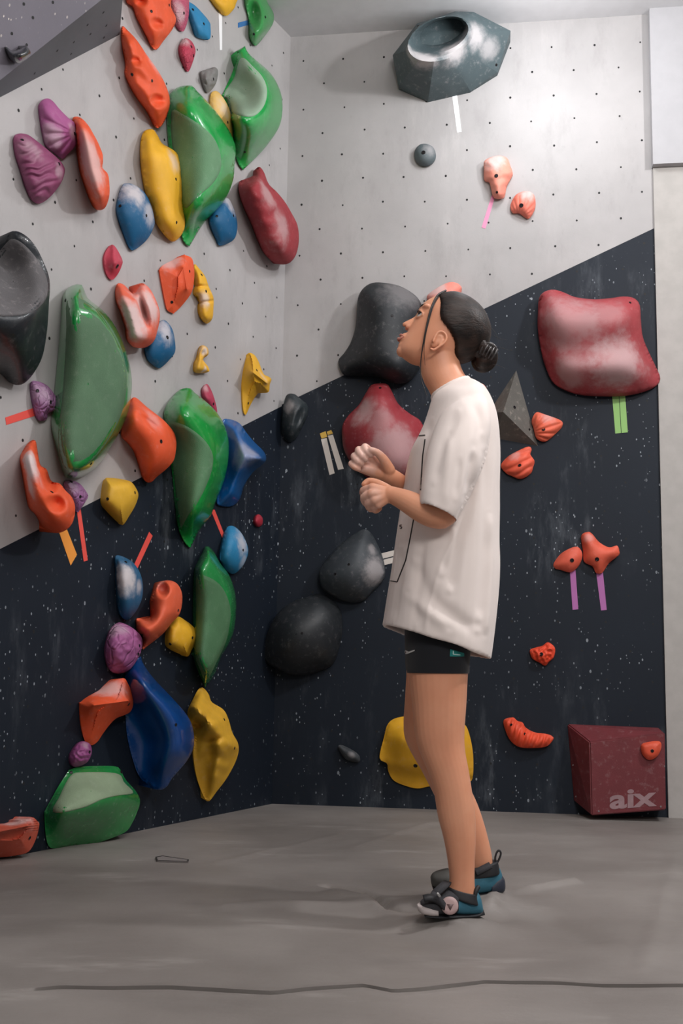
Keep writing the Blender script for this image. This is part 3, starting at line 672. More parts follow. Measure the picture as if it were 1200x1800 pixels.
hold(BW, 'black ear-like hold beside the corner on the paint line', (44, 52, 56), '502,697 515,692 527,700 540,712 540,730 530,752 520,770 507,777 495,762 496,730', .10, '518,722 515,745', '', '508,715,14,.35', rough=.45, fn=dents((526, 735, 8, 26, 20, -.03)))
hold(BW, 'dark grey egg-shaped hold with a chalked right side, at the climber\'s waist level', (58, 64, 70), '561,1020 562,1002 577,980 600,955 625,937 640,930 652,937 665,960 674,985 677,1007 672,1022 655,1040 640,1055 620,1059 595,1054 575,1042 565,1032', .15, '615,1005', '613,992 589,1009', '662,1000,30,.5 655,968,14,.4', rough=.55, kk=.3)
hold(BW, 'large black dome-shaped hold low in the dark corner', (36, 40, 44), '466,1160 467,1122 485,1082 510,1060 540,1049 560,1044 580,1052 595,1067 602,1097 597,1135 585,1167 560,1180 535,1187 507,1185 485,1175', .20, '520,1115', '531,1113', '', rough=.5, kk=.4, dust=.1)
hold(BW, 'big pillow-shaped red hold with chalk, right end of the back wall', (162, 60, 66),
     '947,524 956,513 972,509 991,514 1010,522 1042,526 1073,524 1095,521 1114,524 1124,536 1126,562 1129,590 1137,612 1152,644 1160,663 1156,676 1137,687 1105,695 1067,697 1026,695 997,688 972,673 959,647 951,619 945,581 945,546', .22,
     '985,560 1085,560', '1107,532', '1000,560,70,.30 1070,550,40,.2 1085,640,60,.45 1000,655,40,.35', kk=.3, rough=.6, fn=lambda x, y, r: -.03 * math.exp(-((y - 610 + (x - 1040) * .12) / 26) ** 2) * sstep(0, .5, r) + .03 * math.exp(-((y - 648 + (x - 1080) * .1) / 30) ** 2) * sstep(0, .4, r))
hold(BW, 'small pink hold half hidden behind the climber\'s shoulder', CORAL, '839,679 846,674 854,681 858,695 857,710 845,716 834,700', .05, None, '', '848,680,10,.5')
hold(BW, 'orange shell-ridged hold right of the grey pyramid', (240, 110, 80), '934,739 942,725 956,728 985,739 988,749 978,761 959,776 943,771 937,752', .055, '957,750', '955,755,.0075', '965,735,16,.4', fn=fan(930, 762, 10, .013), N=128)
hold(BW, 'orange finger-ridged hold below the grey pyramid', (240, 100, 72), '880,818 893,802 915,790 929,785 934,790 932,799 939,810 937,821 932,833 915,842 899,837 888,831', .055, '915,815', '913,818,.0075', '905,802,12,.35', fn=stripes(62, 14, .016, 3), N=128)
hold(BW, 'orange rounded hold above the left of two purple tapes', (226, 98, 74), '973,990 987,972 1010,961 1020,966 1023,979 1016,996 1002,1006 985,1002 975,999', .055, '1003,983', '1005,985,.0085')
hold(BW, 'orange three-pointed hold above the right of two purple tapes', (230, 98, 72), '1021,942 1033,935 1041,939 1053,953 1070,962 1084,959 1088,968 1087,976 1070,990 1058,1007 1047,1007 1041,996 1026,987 1024,968', .06, '1034,950 1050,975 1074,970', '1049,983,.0085', '1035,945,10,.3')
hold(BW, 'small rough orange hold alone in the dark, above the fan-shaped one', (236, 76, 44), '931,1143 942,1138 953,1135 963,1129 975,1139 973,1155 965,1163 958,1170 948,1165 935,1157', .05, None, '951,1150,.008', fn=lumps(.16, .018), N=128)
hold(BW, 'orange fan-shaped ribbed hold left of the maroon box', (238, 84, 50), '885,1266 901,1261 909,1267 918,1270 924,1279 939,1287 960,1290 970,1294 972,1300 960,1312 936,1315 912,1313 897,1302 888,1284', .06, '905,1285 935,1302', '898,1274 922,1290', '', fn=stripes(20, 11, .017, 3), N=160, M=24)
hold(BW, 'yellow boulder-like hold behind the climber\'s legs', (232, 172, 36), '667,1332 675,1295 682,1272 700,1261 740,1258 790,1262 815,1272 825,1292 831,1325 831,1362 825,1375 800,1382 757,1382 735,1386 715,1382 692,1372 682,1355 680,1342', .16, '715,1300 780,1310', '730,1346,.0085', '', kk=.3, prof='soft', sharp=30, fn=plus(lumps(.03, .012), lambda x, y, r: -.035 * sstep(1340, 1362, y - (x - 690) * .15)))
hold(BW, 'small dark chip-like hold low on the back wall', (58, 62, 66), '594,1312 602,1310 622,1320 632,1330 630,1340 610,1336 600,1325', .04, None, '', '618,1326,8,.3')
# grey pyramid
pyr = [(907, 651, 0), (945, 784, 0), (868, 770, 0), (858, 726, 0), (884, 724, .13)]
bm = solid('', BW, pyr, [(0, 1, 4), (1, 2, 4), (2, 3, 4), (3, 0, 4), (3, 2, 1, 0)], None, '', '', '')
b = BVHTree.FromBMesh(bm)
o = tag(obj('climbing_volume', bm, hold_mat('grey_worn_plywood', (100, 97, 92), .7, [], .85, .5, chalkrgb=(168, 160, 150)), None, BW.at(905, 725), smooth=False), 'grey speckled wooden pyramid volume beside the climber\'s shoulder', 'climbing volume')
bolt(o, b, 904, 716, .007); bolt(o, b, 930, 755, .005)
# maroon box volume with lettering and a hold on it
bp = {}
FBL = BW.at(1039, 1433, .16); 
vol = [(996, 1272, 0), (1158, 1279, 0), (1036, 1304, .17), (1168, 1288, .15), (1039, 1434, .17), (1170, 1424, .15), (1008, 1408, 0), (1166, 1410, 0)]
bm = solid('', BW, vol, [(0, 1, 3, 2), (2, 3, 5, 4), (0, 2, 4, 6), (1, 7, 5, 3), (4, 5, 7, 6), (0, 6, 7, 1)], None, '', '', '')
es = [e for e in bm.edges]; bmesh.ops.bevel(bm, geom=es, offset=0.005, segments=2, affect='EDGES'); finish(bm)
b = BVHTree.FromBMesh(bm)
MAROON = hold_mat('maroon_plywood', (112, 42, 48), .6, [], .18, .3)
box = tag(obj('climbing_volume', bm, MAROON, None, BW.at(1090, 1350), smooth=True, sharp=30), 'maroon box volume lettered aix, on the floor at the right end of the back wall', 'climbing volume')
for x, y in P('1052,1426 1161,1418 1167,1347 1012,1400 1007,1345'): bolt(box, b, x, y, .0035, simple('steel_screw', (150, 140, 140), .4, .5))
v3 = [BW.at(*vol[i]) for i in (2, 3, 4)]
BOXP = Plane(v3[0], (v3[1] - v3[0]).cross(v3[2] - v3[0]))
if BOXP.n.dot(EYE - v3[0]) < 0: BOXP.n = -BOXP.n
def lettering(txt, plane, x0, y0, x1, y1, hpx, m, parent, bold=0.012, squash=1.0):
    cu = bpy.data.curves.new('lettering', 'FONT'); cu.body = txt; cu.size = 1; cu.offset = bold; cu.extrude = 0.004
    t = bpy.data.objects.new('lettering_tmp', cu); COL.objects.link(t)
    dg = bpy.context.evaluated_depsgraph_get(); me = bpy.data.meshes.new_from_object(t.evaluated_get(dg))
    bpy.data.objects.remove(t)
    xs_ = [v.co.x for v in me.vertices]; ys_ = [v.co.y for v in me.vertices]
    a, bb = plane.at(x0, y0), plane.at(x1, y1); ex = bb - a; ez = plane.at((x0 + x1) / 2, (y0 + y1) / 2 - hpx) - plane.at((x0 + x1) / 2, (y0 + y1) / 2)
    bm = bmesh.new(); bm.from_mesh(me); bpy.data.meshes.remove(me)
    for v in bm.verts:
        u = (v.co.x - min(xs_)) / (max(xs_) - min(xs_)); q = (v.co.y - min(ys_)) / (max(ys_) - min(ys_))
        v.co = a + ex * u + ez * q + plane.n * (0.0008 + v.co.z * 0.1)
    return child('lettering', bm, m, parent, smooth=False)
o = lettering('aix', BOXP, 1071, 1423, 1154, 1417, 33, hold_mat('worn_white_print', (158, 128, 132), .7, [], .1), box, 0.03)
o['label'] = 'pale worn lettering aix'
hold(BOXP, 'small orange hold screwed to the maroon box', (222, 84, 54), '1126,1311 1135,1305 1158,1303 1162,1314 1155,1329 1141,1336 1129,1327', .035, '1142,1317', '1146,1320,.0065', sharp=50, prof='flat', group=GB)

# ------------------------------------------------------------------ tape strips
TAPES = {k: simple('tape_' + k, c, .6) for k, c in dict(red=(232, 84, 74), orange=(238, 154, 62), white=(216, 208, 200), blue=(58, 110, 168), pink=(228, 146, 182), green=(142, 190, 108), purple=(176, 104, 168), white_wall=(240, 240, 242), yellow=(206, 168, 72)).items()}
def tape(plane, key, quad, label, group):
    q = [plane.at(x, y, 0.0006) for x, y in P(quad)]
    bm = bmesh.new(); prism(bm, q, plane.n * 0.0008); finish(bm)
    c = sum(q, Vector()) / 4
    return tag(obj('tape_strip', bm, TAPES[key], None, c, smooth=False), label, 'tape', group)
TL = 'tape strips on the left wall'; TB = 'tape strips on the back wall'
tape(LW, 'red', '9,734 62,716 64,730 11,747', 'red tape strip pointing to the small lilac hold, at the left edge', TL)
tape(LW, 'orange', '100,925 114,922 135,975 124,994', 'wide orange tape hanging below the orange hold with a hollow', TL)
tape(LW, 'red', '134,892 141,892 154,985 147,987', 'long red tape hanging below a small lilac cracked hold', TL)
tape(LW, 'red', '233,998 262,935 268,942 239,1004', 'slanting red tape above the dark blue oval hold', TL)
tape(LW, 'red', '370,896 377,896 396,945 393,952', 'red tape between the glossy green hold and the pale blue hold', TL)
tape(LW, 'white_wall', '384,18 390,18 390,88 386,88', 'thin white tape hanging from the yellow hold at the top edge', TL)
tape(LW, 'blue', '418,40 437,35 439,43 418,49', 'short blue tape left of the small green hold near the top', TL)
tape(BW, 'white_wall', '792,150 801,150 811,232 803,233', 'white tape hanging below the big charcoal hold', TB)
tape(BW, 'pink', '864,343 870,345 853,402 846,400', 'pink tape hanging below the pink skull-shaped hold', TB)
tape(BW, 'white', '564,772 574,770 588,832 579,835', 'left strip of the white tape pair beside the red pear-shaped hold', TB)
tape(BW, 'white', '576,766 585,764 604,824 594,826', 'right strip of the white tape pair beside the red pear-shaped hold', TB)
tape(BW, 'yellow', '562,762 572,758 575,768 565,771', 'torn yellow tape scrap above the left white strip', TB)
tape(BW, 'yellow', '574,759 582,756 585,762 576,765', 'torn yellow tape scrap above the right white strip', TB)
tape(BW, 'white', '665,974 697,966 697,976 665,984', 'upper white tape between the dark grey egg-shaped hold and the shirt', TB)
tape(BW, 'white', '665,986 697,978 697,988 665,996', 'lower white tape between the dark grey egg-shaped hold and the shirt', TB)
tape(BW, 'green', '1075,690 1087,690 1091,761 1081,762', 'left strip of the green tape pair below the red pillow-shaped hold', TB)
tape(BW, 'green', '1088,690 1098,690 1103,760 1092,761', 'right strip of the green tape pair below the red pillow-shaped hold', TB)
tape(BW, 'purple', '1001,1000 1011,1000 1016,1071 1006,1072', 'left purple tape below the rounded orange hold', TB)
tape(BW, 'purple', '1047,1003 1059,1003 1066,1072 1056,1073', 'right purple tape below the three-pointed orange hold', TB)
# small tag lying on the mat
q = [ground(x, y, .004) for x, y in P('273,1507 285,1505 332,1512 331,1515 276,1513')]
q = [Vector((v.x, v.y, floor_z(v.x, v.y) + .0015)) for v in q]
bm = bmesh.new(); prism(bm, q, UP * 0.003); finish(bm); c = sum(q, Vector()) / len(q)
o = tag(obj('cloth_tag', bm, simple('grey_cloth_tag', (120, 114, 112), .8), None, c, smooth=False), 'small grey tag with a dark edge lying on the mat', 'tag')
bm = bmesh.new()
cc = c + UP * .004
for i in range(5):
    a, b2 = q[i], q[(i + 1) % 5]
    ia, ib = a + (c - a) * .08, b2 + (c - b2) * .08
    prism(bm, [a + UP * .003, b2 + UP * .003, ib + UP * .003, ia + UP * .003], UP * .0012)
finish(bm); child('edging', bm, simple('dark_edging', (40, 38, 38), .8), o, smooth=False)['label'] = 'dark edging'
#PERSON
# ------------------------------------------------------------------ the climber
def superring(c, A, B, n=28, ex=2.3, egg=0.0):
    out = []
    for k in range(n):
        a = 2 * PI * k / n; ca, sa = math.cos(a), math.sin(a)
        u = abs(ca) ** (2 / ex) * (1 if ca > 0 else -1); v = abs(sa) ** (2 / ex) * (1 if sa > 0 else -1)
        out.append(c + A * u + B * v * (1 - egg * max(0, u)))
    return out
def side_sections(rows, sub=5):
    """rows: (front x, front y, back x, back y, distance, half width) -> smooth list of (centre, half depth, half width)"""
    out = []
    n = len(rows)
    for i in range(n - 1):
        q = [rows[max(0, min(n - 1, i + k))] for k in (-1, 0, 1, 2)]
        for k in range(sub): out.append(cr(*q, k / sub))
    out.append(rows[-1])
    res = []
    for (fx, fy, bx, by, Y, hw) in out:
        f, b = at(fx, fy, Y), at(bx, by, Y)
        res.append(((f + b) / 2, (f - b) / 2, Vector((0, -hw, 0))))
    return res
def loft(bm, rows, sub=5, n=28, ex=2.3, egg=0.0):
    rings(bm, [superring(c, A, B, n, ex, egg) for c, A, B in side_sections(rows, sub)])
def limb(bm, pts, n=14, sub=4, caps=True):
    """round tapering tube through (point, radius)"""
    rows = [tuple(p) + (r,) for p, r in pts]; m = len(rows); d = []
    for i in range(m - 1):
        q = [rows[max(0, min(m - 1, i + k))] for k in (-1, 0, 1, 2)]
        for k in range(sub): d.append(cr(*q, k / sub))
    d.append(rows[-1])
    P3 = [Vector(v[:3]) for v in d]; R = [max(v[3], 1e-4) for v in d]
    T = [(P3[min(i + 1, len(P3) - 1)] - P3[max(i - 1, 0)]).normalized() for i in range(len(P3))]
    e = T[0].orthogonal().normalized(); rs = []
    def ring(c, t, e, r): b = t.cross(e); return [c + (e * math.cos(2 * PI * k / n) + b * math.sin(2 * PI * k / n)) * r for k in range(n)]
    if caps:
        for a in (80, 55, 28): rs.append(ring(P3[0] - T[0] * R[0] * math.sin(math.radians(a)), T[0], e, R[0] * math.cos(math.radians(a))))
    for p, t, r in zip(P3, T, R):
        e = (e - t * e.dot(t)).normalized(); rs.append(ring(p, t, e, r))
    if caps:
        for a in (28, 55, 80): rs.append(ring(P3[-1] + T[-1] * R[-1] * math.sin(math.radians(a)), T[-1], e, R[-1] * math.cos(math.radians(a))))
    rings(bm, rs)
def ball(bm, c, a, b, d, n=16, m=10):
    """ellipsoid with half axes a, b, d (vectors)"""
    rs = []
    for i in range(1, m):
        t = PI * i / m
        rs.append([c + d * math.cos(t) + (a * math.cos(2 * PI * k / n) + b * math.sin(2 * PI * k / n)) * math.sin(t) for k in range(n)])
    rings(bm, rs)
def knit(bm, voxel, it=6, fac=0.5):
    """fuse overlapping closed shapes into one continuous surface"""
    finish(bm)
    me = bpy.data.meshes.new('tmp'); bm.to_mesh(me); bm.free()
    o = bpy.data.objects.new('tmp', me); COL.objects.link(o)
    m = o.modifiers.new('r', 'REMESH'); m.mode = 'VOXEL'; m.voxel_size = voxel
    sm = o.modifiers.new('s', 'SMOOTH'); sm.iterations = it; sm.factor = fac
    dg = bpy.context.evaluated_depsgraph_get(); me2 = bpy.data.meshes.new_from_object(o.evaluated_get(dg))
    bpy.data.objects.remove(o); bpy.data.meshes.remove(me)
    out = bmesh.new(); out.from_mesh(me2); bpy.data.meshes.remove(me2)
    return out
YM, YN, YF = 2.97, 2.88, 3.10            # distances: body middle, near leg, far leg
PP = Vector((FOOT1.x + .06, YM, 0))
person = bpy.data.objects.new('person', None); COL.objects.link(person); person.location = PP; WORLD['person'] = PP
tag(person, 'person in a white oversized T-shirt, black shorts and climbing shoes, looking up at the wall', 'person')
# head frame
HC = at(770, 580, YM); FV = Vector((-0.883, 0, 0.469)); UV = Vector((0.469, 0, 0.883)); NV = Vector((0, -1, 0)); HS = 1.035
def hp(f, u, l=0.0): return HC + (FV * f + UV * u + NV * l) * HS
body = bmesh.new()
sk = [(.108, .000, -.035, .020), (.102, .020, -.062, .042), (.086, .043, -.084, .057), (.062, .0615, -.098, .067), (.036, .0730, -.102, .0715),
      (.016, .0730, -.102, .072), (-.004, .0705, -.098, .0705), (-.026, .0705, -.090, .068), (-.046, .0705, -.078, .0635), (-.064, .0712, -.062, .058), (-.082, .0705, -.042, .052), (-.098, .0680, -.020, .043), (-.109, .0590, -.004, .030), (-.115, .042, .006, .014)]
d = []
for i in range(len(sk) - 1):
    q = [sk[max(0, min(len(sk) - 1, i + k))] for k in (-1, 0, 1, 2)]
    for k in range(4): d.append(cr(*q, k / 4))
d.append(sk[-1])
rings(body, [superring(hp((f + b) / 2, u), FV * (f - b) / 2 * HS, NV * w_ * HS, 40, 2.25, 0.16) for u, f, b, w_ in d])
# nose, lips mound, chin, brow, cheeks
limb(body, [(hp(.060, .020), .009), (hp(.0685, -.002), .0068), (hp(.0780, -.018), .0070), (hp(.0868, -.0305), .0068)], 12)
for l in (-1, 1):
    limb(body, [(hp(.066, -.016, .006 * l), .0068), (hp(.0765, -.0345, .0092 * l), .0062)], 10)
    ball(body, hp(.050, .029, .028 * l), FV * .018, NV * .026, UV * .010)
ball(body, hp(.0655, -.066), FV * .0165, NV * .022, UV * .018)
ball(body, hp(.0570, -.100), FV * .0165, NV * .021, UV * .016)
ball(body, hp(.0610, -.086), FV * .0150, NV * .020, UV * .014)
# lids
for l in (-1, 1):
    limb(body, [(hp(.0640, .006, .016 * l), .0020), (hp(.0685, .0130, .026 * l), .0028), (hp(.0635, .0120, .037 * l), .0028), (hp(.0545, .006, .045 * l), .0022)], 8)
    limb(body, [(hp(.0640, .002, .016 * l), .0018), (hp(.0665, -.0055, .026 * l), .0022), (hp(.0610, -.0055, .037 * l), .0022), (hp(.0540, .002, .045 * l), .0018)], 8)
# ears
for sgn in (-1, 1):
    YE = YM + sgn * .0765
    pe = [(761, 600), (765, 590), (770, 584), (777, 583), (783, 588), (784, 596), (779, 604), (770, 610), (762, 615), (757, 613)]
    limb(body, [(at(x, y, YE + sgn * .004), .0036) for x, y in pe], 8)
    limb(body, [(at(x, y, YE + sgn * .001), .003) for x, y in [(768, 592), (774, 590), (777, 596), (772, 604)]], 8)
    c = at(770, 598, YE - sgn * .004)
    ball(body, c, (at(783, 587, YE) - at(757, 613, YE)) * .46, Vector((0, .006, 0)), (at(780, 606, YE) - at(762, 590, YE)) * .36)
# neck and torso
loft(body, [(735, 615, 806, 600, YM, .052), (737, 642, 806, 630, YM, .052), (744, 668, 812, 652, YM, .053), (757, 692, 822, 668, YM, .058), (762, 708, 836, 684, YM, .085), (764, 726, 846, 700, YM, .140), (760, 748, 853, 728, YM, .165), (748, 790, 858, 790, YM, .150), (744, 850, 855, 860, YM, .130), (742, 930, 848, 940, YM, .120), (728, 1010, 846, 1020, YM, .130), (716, 1080, 836, 1085, YM, .155), (716, 1130, 828, 1130, YM, .160), (730, 1160, 815, 1160, YM, .12)], 5, 36, 2.2)
# legs
loft(body, [(718, 1085, 832, 1085, YN, .075), (717, 1130, 825, 1130, YN, .082), (718, 1183, 822, 1183, YN, .078), (724, 1240, 819, 1240, YN, .071), (728, 1285, 816, 1285, YN, .064), (736, 1318, 817, 1318, YN, .058), (752, 1357, 824, 1357, YN, .055), (762, 1390, 829, 1390, YN, .054), (769, 1433, 835, 1433, YN, .051), (780, 1477, 836, 1477, YN, .045), (787, 1517, 834, 1517, YN, .038), (789, 1552, 834, 1556, YN, .034), (776, 1585, 838, 1590, YN, .034)], 5, 28, 2.15)
loft(body, [(718, 1085, 828, 1085, 3.04, .075), (716, 1130, 822, 1130, 3.06, .080), (714, 1183, 812, 1183, 3.07, .076), (711, 1235, 793, 1235, 3.08, .068), (709, 1270, 783, 1270, 3.09, .060), (711, 1296, 782, 1300, YF, .056), (722, 1322, 792, 1330, YF, .054), (742, 1357, 812, 1360, YF, .054), (764, 1400, 833, 1400, YF, .052), (780, 1435, 846, 1433, YF, .046), (800, 1473, 857, 1471, YF, .038), (822, 1512, 865, 1510, 3.104, .031), (828, 1548, 864, 1542, 3.108, .024)], 5, 28, 2.15)
# near arm (its left): shoulder, elbow, wrist
def A3(x, y, Y): return at(x, y, Y)
limb(body, [(A3(812, 722, 2.85), .050), (A3(806, 770, 2.79), .044), (A3(796, 840, 2.755), .040), (A3(782, 898, 2.745), .036), (A3(768, 905, 2.745), .0355), (A3(745, 897, 2.755), .0345), (A3(715, 881, 2.775), .029), (A3(694, 872, 2.79), .0235), (A3(684, 869, 2.795), .0225)], 20)
# far arm
limb(body, [(A3(806, 722, 3.10), .048), (A3(800, 790, 3.14), .042), (A3(780, 880, 3.16), .036), (A3(750, 886, 3.12), .033), (A3(716, 860, 3.02), .0275), (A3(694, 842, 2.955), .023), (A3(684, 836, 2.94), .0225)], 20)
# near hand: loose fist, back of the hand to the camera, thumb on top
W = A3(684, 869, 2.795)
mcp = [(654, 857, 2.79), (653, 868, 2.782), (658, 879, 2.782), (665, 887, 2.788)]
for (x, y, Y), r in zip(mcp, (.0125, .0130, .0125, .0115)): limb(body, [(W, .0175), ((W + A3(x, y, Y)) / 2, .0150), (A3(x, y, Y), r)], 12)
fing = [[(654, 857, 2.790), (638, 862, 2.808), (641, 873, 2.830), (652, 874, 2.838)],
        [(653, 868, 2.782), (639, 874, 2.798), (644, 886, 2.822), (655, 884, 2.832)],
        [(658, 879, 2.782), (646, 885, 2.796), (651, 895, 2.818), (661, 892, 2.828)],
        [(665, 887, 2.788), (656, 892, 2.800), (660, 898, 2.816), (667, 894, 2.828)]]
for f, r in zip(fing, (.0098, .0100, .0096, .0086)): limb(body, [(A3(*f[0]), r * 1.08), (A3(*f[1]), r), (A3(*f[2]), r * .92), (A3(*f[3]), r * .82)], 12, 3)
limb(body, [(A3(680, 862, 2.815), .0165), (A3(664, 851, 2.828), .0125), (A3(649, 846, 2.832), .0100), (A3(640, 851, 2.830), .0082)], 12)
# far hand: palm to the camera, fingers folded over
W = A3(684, 836, 2.94)
mcp = [(654, 796, 2.945), (646, 804, 2.95), (638, 813, 2.95), (632, 823, 2.945)]
for (x, y, Y), r in zip(mcp, (.0130, .0130, .0125, .0115)): limb(body, [(W, .0185), ((W + A3(x, y, Y)) / 2, .0165), (A3(x, y, Y), r)], 12)
fing = [[(654, 796, 2.945), (641, 785, 2.925), (643, 793, 2.900), (651, 800, 2.905)],
        [(646, 804, 2.950), (630, 790, 2.928), (633, 799, 2.898), (642, 808, 2.905)],
        [(638, 813, 2.950), (622, 801, 2.928), (626, 809, 2.900), (635, 816, 2.908)],
        [(632, 823, 2.945), (617, 814, 2.925), (622, 821, 2.903), (630, 825, 2.910)]]
for f, r in zip(fing, (.0100, .0100, .0096, .0086)): limb(body, [(A3(*f[0]), r * 1.08), (A3(*f[1]), r), (A3(*f[2]), r * .92), (A3(*f[3]), r * .82)], 12, 3)
limb(body, [(A3(684, 826, 2.925), .0165), (A3(674, 808, 2.910), .0135), (A3(663, 796, 2.900), .0105), (A3(652, 791, 2.896), .0086)], 12)
body = knit(body, .0024, 5, .5)
bodybvh = BVHTree.FromBMesh(body)
def skin():
    t = NT('skin'); oc = t.coord()
    n1 = t.noise(7, 4, oc); n2 = t.noise(45, 5, oc)
    col = t.mix(t.ramp(n1, .3, .7), srgb(222, 153, 119), srgb(230, 165, 131))
    wear = 0.0
    for p, r, a in ((A3(640, 800, 2.91), .075, .62), (A3(648, 878, 2.80), .055, .45)):
        vd = t.n('ShaderNodeVectorMath', operation='DISTANCE'); t.l(oc, vd.inputs[0]); vd.inputs[1].default_value = p - PP
        q = t.math('ADD', t.math('DIVIDE', vd.outputs['Value'], r), t.math('MULTIPLY', t.math('SUBTRACT', n2, .5), .9))
        wear = t.math('MAXIMUM', wear, t.math('MULTIPLY', t.math('SUBTRACT', 1.0, t.ramp(q, .3, 1.0)), a))
    col = t.mix(wear, col, srgb(222, 196, 190))
    t.l(col, t.b.inputs['Base Color']); t.b.inputs['Roughness'].default_value = .48
    t.b.inputs['Subsurface Weight'].default_value = .12; t.b.inputs['Subsurface Radius'].default_value = (.012, .005, .003); t.b.inputs['Subsurface Scale'].default_value = .6
    t.bump(t.noise(240, 2, oc), .05, .002); return t.m
SKIN = skin()
child('body', body, SKIN, person, origin=PP)
# face parts
EYEW = simple('eye_white', (216, 206, 200), .2); IRIS = simple('iris_brown', (38, 22, 16), .2); LASH = simple('dark_hair_strand', (30, 22, 20), .5)
LIP = simple('lip_pink', (204, 132, 116), .5)
for l in (-1, 1):
    bm = bmesh.new(); ball(bm, hp(.0555, .0035, .030 * l), FV * .0122, NV * .0122 * l, UV * .0122); finish(bm)
    e = child('eye', bm, EYEW, person)
    bm = bmesh.new(); ball(bm, hp(.0612, .0045, .0305 * l), FV * .0068, NV * .0108 * l, UV * .0074); finish(bm); child('iris', bm, IRIS, e)
    bm = bmesh.new(); limb(bm, [(hp(.0655, .0065, .018 * l), .0006), (hp(.0715, .0105, .027 * l), .0016), (hp(.0665, .0098, .037 * l), .0016), (hp(.0575, .0050, .046 * l), .0008)], 6); finish(bm); child('eyelashes', bm, LASH, person)
    bm = bmesh.new(); limb(bm, [(hp(.0710, .024, .013 * l), .0012), (hp(.0692, .031, .025 * l), .0020), (hp(.0615, .034, .038 * l), .0018), (hp(.0480, .030, .051 * l), .0006)], 8); finish(bm); child('eyebrow', bm, LASH, person)
for u, dz in ((-.0620, .0036), (-.0740, .0044)):
    bm = bmesh.new(); limb(bm, [(hp(.070, -.067, -.020), .001), (hp(.0785, u - .001, -.010), dz * .8), (hp(.0822, u, 0), dz), (hp(.0785, u - .001, .010), dz * .8), (hp(.070, -.067, .020), .001)], 10); finish(bm)
    child('lip', bm, LIP, person)
# hair: cap swept back behind the ears to a low bun
def hair_mat():
    t = NT('dark_brown_hair'); oc = t.coord()
    n1 = t.noise(16, 5, oc, (1.1, 5, 3.2)); n2 = t.noise(50, 4, oc, (1, 6, 4))
    t.l(t.mix(t.ramp(n1, .35, .75), srgb(22, 16, 14), srgb(50, 36, 30)), t.b.inputs['Base Color'])
    t.b.inputs['Roughness'].default_value = .5; t.b.inputs['Specular IOR Level'].default_value = .28
    t.bump(t.math('ADD', n1, n2), .3, .004); return t.m
HAIR = hair_mat()
LINE = [(-.05, .01), (0, 0), (.0335, -.005), (.066, -.0165), (.086, -.018), (.125, -.002), (.155, .007), (.205, -.0016), (.3, .01)]
def hairline(t):
    for (a, x), (b, y_) in zip(LINE, LINE[1:]):
        if a <= t <= b: return x + (y_ - x) * (t - a) / (b - a)
    return 0
bm = bmesh.new(); rs = []
for i in range(1, 60):
    th = PI * i / 60; row = []
    for k in range(80):
        ph = 2 * PI * k / 80
        df, dl, du = math.cos(th), math.sin(th) * math.cos(ph), math.sin(th) * math.sin(ph)
        rf, ru = (.098 if df > 0 else .112), (.097 if du > 0 else .098)
        f, u, l = -.026 + df * rf, .023 + du * ru, dl * .083
        dist = (f - .05) * -.742 + (u - .08) * .67; t = (f - .05) * -.67 + (u - .08) * -.742
        k2 = sstep(-.004, .006, dist - hairline(t))
        wob = 1 + .012 * noise.noise(Vector((f * 14, u * 60, l * 30))) * k2
        s_ = (.80 + .20 * k2) * wob
        row.append(hp(-.026 + (f + .026) * s_, .023 + (u - .023) * s_, l * s_))
    rs.append(row)
rings(bm, rs); finish(bm)
hair = child('hair', bm, HAIR, person)
BC = hp(-.147, -.011)
bm = bmesh.new(); ball(bm, BC, FV * .027, NV * .03, UV * .033)
limb(bm, [(BC + FV * .026 * math.cos(a * .55) + UV * .030 * math.sin(a * .55) + NV * (.022 - .0035 * a), .013 - .0004 * a) for a in range(0, 16)], 10, 3)
limb(bm, [(hp(-.105, .02, .03), .018), (hp(-.13, .006, .028), .016), (hp(-.15, -.002, .02), .013)], 10)
limb(bm, [(hp(-.105, .02, -.03), .018), (hp(-.13, .006, -.028), .016), (hp(-.15, -.002, -.02), .013)], 10)
bun = child('hair_bun', knit(bm, .003, 3), HAIR, person)
bun['label'] = 'dark hair bun'
bm = bmesh.new()
c0 = BC + UV * .012 + NV * .030
limb(bm, [(c0 + FV * .022 + UV * .016, .0035), (c0 + UV * .024 + NV * .004, .005), (c0 - FV * .02 + UV * .018, .0035)], 10)
for k in range(5):
    a = .018 - k * .009
    limb(bm, [(c0 + FV * a + UV * .018 + NV * .004, .003), (c0 + FV * a * 1.1 + UV * .002 + NV * .012, .0026), (c0 + FV * a + UV * -.016 + NV * .006, .0014)], 8)
finish(bm); child('hair_clip', bm, simple('dark_grey_plastic', (64, 60, 60), .3), person)['label'] = 'dark grey claw clip'
YS = YM - .082
def strand(pts, r0):
    bm = bmesh.new(); n = len(pts)
    limb(bm, [(at(*p), r0 * (1 - .75 * i / (n - 1))) for i, p in enumerate(pts)], 6, 5); finish(bm)
    return child('hair_strand', bm, LASH, person)
strand([(783, 511, YM - .02), (768, 520, YM - .045), (757, 543, YM - .066), (749, 575, YS + .006), (743, 608, YS + .01), (739, 640, YS + .018), (740, 665, YS + .015), (746, 685, YS + .01), (750, 695, YS)], .0030)
strand([(775, 516, YM - .03), (762, 536, YM - .062), (752, 570, YS + .006), (746, 600, YS + .008), (745, 622, YS + .012), (747, 642, YS + .016)], .0020)
for q in ([(868, 590, 2.93), (880, 596, 2.92), (892, 597, 2.92)], [(870, 610, 2.94), (884, 612, 2.93), (897, 617, 2.93)], [(862, 575, 2.95), (872, 588, 2.94), (876, 604, 2.94)], [(866, 640, 2.94), (880, 644, 2.93), (890, 648, 2.93)]):
    strand(q, .0007)

